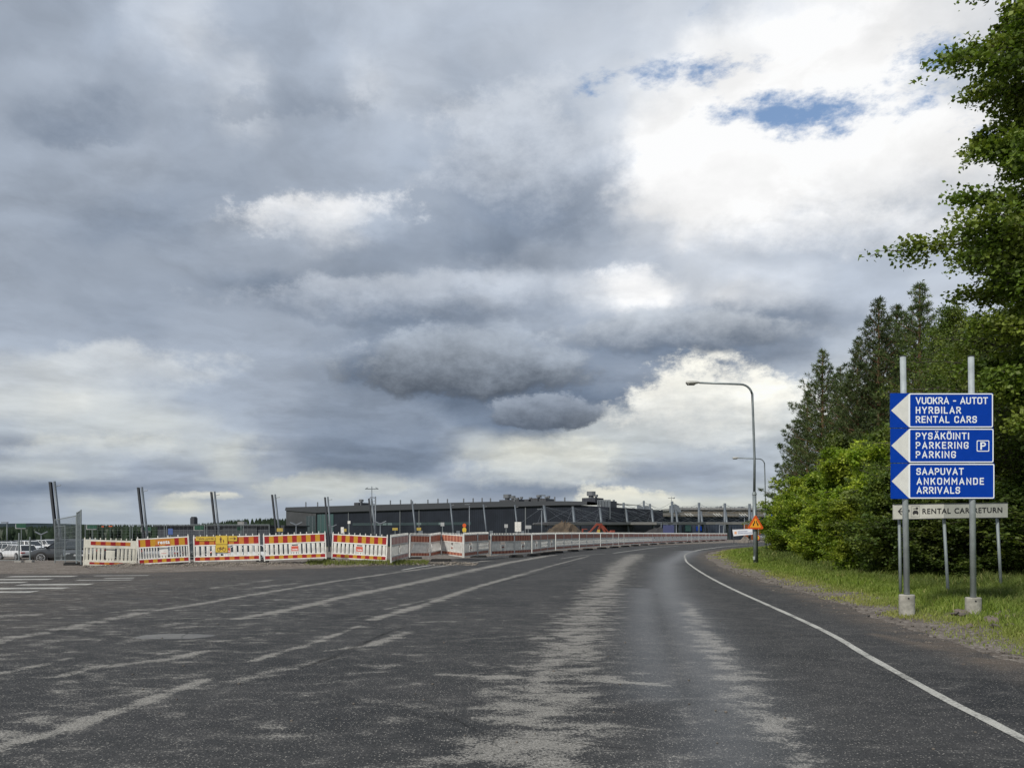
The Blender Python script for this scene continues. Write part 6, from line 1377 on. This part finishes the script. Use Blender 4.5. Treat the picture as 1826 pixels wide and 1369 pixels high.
pines = [(1467, 47, 625, 'foremost dark pine with its pointed top over the bright shrubs'), (1440, 52, 700, 'leftmost pine with long low branches against the sky'), (1498, 50, 655, 'pine with a blunt top just right of the pointed foremost one'),
 (1567, 43, 533, 'tall slender pine rising highest left of the sign'), (1530, 44, 610, 'pine filling the gap left of the tall slender one'), (1600, 47, 545, 'pine directly behind the left steel post top'), (1640, 41, 507, 'broad pine under the hanging birch branches'),
 (1690, 38, 575, 'pine with thin sunlit top between the sign posts'), (1420, 62, 760, 'far pine peeping out at the left edge of the wood'), (1740, 40, 560, 'pine behind the right steel post'), (1560, 55, 640, 'inner pine behind the tall slender one'), (1660, 58, 620, 'inner pine behind the broad one'), (1790, 46, 600, 'pine deep in the wood at the right edge'), (1500, 64, 720, 'deep pine behind the foremost group'), (1850, 38, 560, 'pine beyond the right edge of the picture')]
base = []
def put_tree(proto_list, protoH, k, u, Y, vtop, label, wide=1.0):
    x = PX(u, Y); z = tz(x, Y) - .05; H = PZ(vtop, Y) - z; i = k % len(proto_list); s = H / protoH[i]
    return proto_list[i], (x, Y, z), s, H
PPs = []; PH_ = []
for k in range(3):
    u, Y, v, lb = pines[k]; x = PX(u, Y); z = tz(x, Y) - .05; H = PZ(v, Y) - z; PPs.append(pine(40 + k, H, H * .30, lb, (x, Y, z), 1.0, GP)); PH_.append(H)
for k, (u, Y, v, lb) in enumerate(pines[3:]):
    x = PX(u, Y); z = tz(x, Y) - .05; H = PZ(v, Y) - z; i = k % 3; s = H / PH_[i]; ws = s * random.uniform(.85, 1.12); dup(PPs[i], (x, Y, z), random.uniform(0, 6.28), lb, (ws, ws, s))
# shrubs
shr = [(1545, 29, 792, 1.75, 'big bright shrub left of the blue sign, tallest of the row'), (1490, 33, 800, 1.7, 'bright yellow green shrub left of the biggest one'), (1435, 39, 850, 1.9, 'shrub rounding off the bright row towards the lamp'),
 (1405, 45, 880, 1.8, 'shrub beside the lane sign at the end of the wood'), (1455, 31, 905, 1.3, 'low shrub in front of the bright row, right of the lamp'), (1520, 25, 890, 1.3, 'low shrub before the biggest one'), (1585, 23, 850, 1.4, 'shrub behind the left end of the grey board'),
 (1400, 54, 905, 1.5, 'small shrub behind the spruce sapling'), (1640, 21.5, 880, 1.3, 'shrub under the arrow boards'), (1695, 21, 885, 1.3, 'shrub behind the middle post of the grey board'), (1750, 20.5, 880, 1.3, 'shrub between the right sign post and the wood'), (1810, 20, 870, 1.4, 'shrub at the right edge of the picture'),
 (1600, 30, 760, 1.9, 'leafy tree crown left of the top arrow board'), (1870, 19, 830, 1.6, 'shrub just outside on the right'), (1500, 42, 780, 1.9, 'dim shrub under the tall slender pine')]
SP = []; SPH = []
dome = lambda f: math.sin(math.pi * (f * .62 + .30)) ** .8
for k in range(3):
    u, Y, v, wr, lb = shr[k]; x = PX(u, Y); z = tz(x, Y) - .1; H = PZ(v, Y) - z
    SP.append(branch_tree(90 + k, H, wr * 1.0, .15, .125, 27000, M_ROW, M_BARKD, .045, limbs=38, droop=.12, twig=4, name='shrub', upw=.85, cl_spread=.10, shape=dome, var=(.45, 1.4), loc=(x, Y, z), label=lb, cat='shrub', group=GS)); SPH.append((H, wr))
for k, (u, Y, v, wr, lb) in enumerate(shr[3:]):
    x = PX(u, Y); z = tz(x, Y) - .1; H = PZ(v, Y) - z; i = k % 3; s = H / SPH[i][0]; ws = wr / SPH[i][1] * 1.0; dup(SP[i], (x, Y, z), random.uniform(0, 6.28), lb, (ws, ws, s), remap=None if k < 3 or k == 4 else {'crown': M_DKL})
# small spruce sapling by the lane sign
o = pine(77, 2.1, .75, 'small dark spruce sapling at the foot of the shrubs by the bend', (PX(1378, 54), 54, tz(PX(1378, 54), 54)), 1.6, None, .04, .10, name='spruce_sapling')
# broadleaf trees
br = [(1905, 17.5, -160, 2.55, 'large birch overhanging from the right edge with drooping branches'), (1790, 25, 560, 3.2, 'rounded broadleaf tree right behind the blue sign'), (1720, 30, 590, 2.6, 'green tree above the top arrow board'), (1850, 23, 520, 3.4, 'dense tree at the right edge under the birch'), (1690, 36, 540, 2.2, 'slender birch with airy top behind the sign posts'), (1660, 25, 700, 2.0, 'dim tree behind the arrow boards'), (1770, 32, 640, 2.6, 'dim tree behind the right half of the boards'), (1930, 26, 400, 3.6, 'tall dark tree beyond the right edge')]
u, Y, v, wr, lb = br[0]; x = PX(u, Y); z = tz(x, Y) - .1; H = PZ(v, Y) - z
big = branch_tree(11, H, wr, 3.2, .112, 160000, M_BIR, M_BARKD, .14, limbs=84, droop=.42, twig=9, name='birch_tree', upw=.45, var=(.6, 1.08), cl_spread=.12, shape=lambda f: (.55 + .75 * math.sin(math.pi * (f * .9 + .05)) * (.75 + .35 * math.sin(f * 21))) , loc=(x, Y, z), label=lb, cat='tree', group=GB)
TPs = []; TH = []
for k in (1, 2):
    u, Y, v, wr, lb = br[k]; x = PX(u, Y); z = tz(x, Y) - .1; H = PZ(v, Y) - z
    TPs.append(branch_tree(20 + k, H, wr, .8, .085, 42000, M_BIR, M_BARKD, .14, limbs=46, droop=.25, twig=7, name='broadleaf_tree', upw=.5, cl_spread=.16, loc=(x, Y, z), label=lb, cat='tree', group=GB)); TH.append((H, wr))
for k, (u, Y, v, wr, lb) in enumerate(br[3:]):
    x = PX(u, Y); z = tz(x, Y) - .1; H = PZ(v, Y) - z; i = k % 2; s = H / TH[i][0]; ws = wr / TH[i][1]; dup(TPs[i], (x, Y, z), random.uniform(0, 6.28), lb, (ws, ws, s))
u, Y = 2010, 20.0; x = PX(u, Y); dup(big, (x, Y, tz(x, Y) - .1), 2.2, 'second birch beyond the right edge behind the overhanging one')
# deeper trees closing the wood
for k in range(14):
    d_ = random.uniform(9, 22); yy = random.uniform(18, 70); xx = float(np.interp(yy, EA[:, 1], EA[:, 0])) + d_ + 6; u = xx / yy * FPX + CU
    if u < 1520: xx = (1540 + 40 * random.random() - CU) / FPX * yy
    i = k % 3; H = random.uniform(7.5, 10.0); s = H / PH_[i]; dup(PPs[i], (xx, yy, tz(xx, yy) - .1), random.uniform(0, 6.28), 'dim pine deep inside the wood behind the front trees', (s, s, s))
# ------------------------------------------------------------------ grass
def grass_mat():
    m = bpy.data.materials.new('grass_blades'); m.use_nodes = True; N = NT(m.node_tree)
    g = N.n('ShaderNodeNewGeometry'); rnd = g.outputs['Random Per Island']; dr = N.n('ShaderNodeAttribute', attribute_name='dry').outputs['Fac']; h = N.n('ShaderNodeAttribute', attribute_name='tip').outputs['Fac']
    c = N.mix(rnd, (.11, .19, .016, 1), (.21, .29, .034, 1)); lu = N.n('ShaderNodeAttribute', attribute_name='lush').outputs['Fac']; c = N.mix(lu, c, N.mix(rnd, (.045, .085, .012, 1), (.10, .145, .026, 1))); c = N.mix(dr, c, N.mix(rnd, (.30, .28, .07, 1), (.46, .40, .18, 1)))
    c = N.mix(N.m('MULTIPLY', h, .35), c, (.19, .21, .06, 1))
    b = N.n('ShaderNodeBsdfPrincipled', {'Base Color': c, 'Roughness': .6, 'Specular IOR Level': .3}); t = N.n('ShaderNodeBsdfTranslucent', {0: c})
    N.n('ShaderNodeOutputMaterial', {0: N.n('ShaderNodeMixShader', {0: .35, 1: b, 2: t})}); return m
M_GRASS = grass_mat()
NB_ = 190000; rg = np.random.default_rng(5)
rr_ = 7.2 * (75 / 7.2) ** (rg.uniform(0, 1, NB_ * 2) ** 1.15); uu = rg.uniform(1225, 2150, NB_ * 2); yy = rr_; xx = (uu - CU) / FPX * yy
dd = edge_dist(xx, yy); edge_n = (vnoise(xx, yy, 1.1, 5) - .5) * .9; dens = sstep(.25, 1.0, dd + edge_n) * (dd < 13) * (.35 + .65 * sstep(.25, .5, vnoise(xx, yy, .8, 12)))
rk = ((xx - PX(1795, 12.6)) / .9) ** 2 + ((yy - 12.7) / .7) ** 2 < 1
keep = (rg.uniform(0, 1, NB_ * 2) < dens) & ~(rk & (rg.uniform(0, 1, NB_ * 2) < .75)); xx, yy, dd = xx[keep][:NB_], yy[keep][:NB_], dd[keep][:NB_]
zz = terrain(xx, yy, dd); n = len(xx); a = rg.uniform(0, 6.283, n); w = .0011 * yy * rg.uniform(.7, 1.3, n); tuft = vnoise(xx, yy, .5, 21); h = (.035 + .11 * sstep(.6, 2.6, dd)) * (.5 + 1.0 * tuft) * rg.uniform(.6, 1.4, n); lean = rg.uniform(.2, .9, n) * h; la = rg.uniform(0, 6.283, n)
V = np.empty((n, 5, 3)); cx, cy = np.cos(a) * w / 2, np.sin(a) * w / 2; lx2_, ly2_ = np.cos(la) * lean, np.sin(la) * lean
V[:, 0] = np.stack([xx - cx, yy - cy, zz - .01], 1); V[:, 1] = np.stack([xx + cx, yy + cy, zz - .01], 1); V[:, 2] = np.stack([xx + cx * .8 + lx2_ * .35, yy + cy * .8 + ly2_ * .35, zz + h * .6], 1); V[:, 3] = np.stack([xx - cx * .8 + lx2_ * .35, yy - cy * .8 + ly2_ * .35, zz + h * .6], 1); V[:, 4] = np.stack([xx + lx2_, yy + ly2_, zz + h], 1)
dryv = np.clip(sstep(1.7, .4, dd) * (.15 + .8 * vnoise(xx, yy, 1.9, 8)) + (rg.uniform(0, 1, n) < .06) * .6 + .08 * vnoise(xx, yy, 3.1, 9), 0, 1)
tri = np.concatenate([np.stack([np.arange(n) * 5 + i for i in t3], 1) for t3 in ((0, 1, 2), (0, 2, 3), (3, 2, 4))])
tip = np.tile(np.array([0, 0, .5, .5, 1.0]), n)
g = npmesh('grass', V.reshape(-1, 3), tri, M_GRASS, attrs={'dry': np.repeat(dryv, 5), 'tip': tip, 'lush': np.repeat(np.clip(sstep(1.6, 3.6, dd) * .9 + .5 * (vnoise(xx, yy, 1.3, 44) - .5), 0, 1), 5)}); g['kind'] = 'stuff'; g['label'] = 'green roadside grass with dry yellow edge along the asphalt'; g['category'] = 'grass'
# weeds by the gravel under the barriers
n = 2600; xx = rg.uniform(-8.8, -3.6, n); yb = np.interp(xx, BLX, BLY); yy = yb + rg.normal(-.25, .35, n); zz = terrain(xx, yy); a = rg.uniform(0, 6.283, n); h = rg.uniform(.05, .17, n); V = np.empty((n, 3, 3)); w = .02
V[:, 0] = np.stack([xx - np.cos(a) * w, yy - np.sin(a) * w, zz], 1); V[:, 1] = np.stack([xx + np.cos(a) * w, yy + np.sin(a) * w, zz], 1); V[:, 2] = np.stack([xx + rg.normal(0, .04, n), yy, zz + h], 1)
g = npmesh('weeds', V.reshape(-1, 3), np.arange(n * 3).reshape(n, 3), M_GRASS, attrs={'dry': np.full(n * 3, .25), 'tip': np.zeros(n * 3), 'lush': np.full(n * 3, .8)}); g['kind'] = 'stuff'; g['label'] = 'low weeds growing in the gravel under the barriers'; g['category'] = 'weeds'
# rocks beside the right concrete base
rk_ = random.Random(4)
for k in range(26):
    u = rk_.gauss(1785, 30); v = rk_.gauss(1106, 8)
    if k < 7: u, v = rk_.uniform(1690, 1735), rk_.uniform(1094, 1106)
    Y = EYE * FPX / (v - HV); x = PX(u, Y); s = rk_.uniform(.03, .085) * (1.2 if k < 16 else .8)
    o = bpy.data.objects.new('rock', RM[k % 6]); link(o); o.location = (x, Y, tz(x, Y) + s * .25); o.scale = (s * 1.3, s, s * .8); o.rotation_euler = (rk_.uniform(-.3, .3), rk_.uniform(-.3, .3), rk_.uniform(0, 6.28))
    tag(o, 'rough brown stone in the small heap beside the right concrete sign base', 'rock', 'stones beside the right concrete base')

# dark specks and small stones lying on the asphalt
rs_ = random.Random(9); pts = []; sz = []
for k in range(70):
    u = rs_.uniform(150, 1750); v = rs_.uniform(1030, 1340); x, y = P(u, v)
    if float(edge_dist(x, y)[0]) > -.1: continue
    pts.append((x, y, .004)); sz.append(rs_.uniform(.006, .016))
for k in range(420):
    y = rs_.uniform(5, 30); x = float(np.interp(y, EA[:, 1], EA[:, 0])) + rs_.gauss(.1, .35); pts.append((x, y, max(.002, tz(x, y) + .004))); sz.append(rs_.uniform(.008, .03))
o = scatter_stones('road_grit', pts, sz, M_ROCKD); o['label'] = 'dark grit and small stones scattered on the asphalt and its edge'; o['category'] = 'grit'
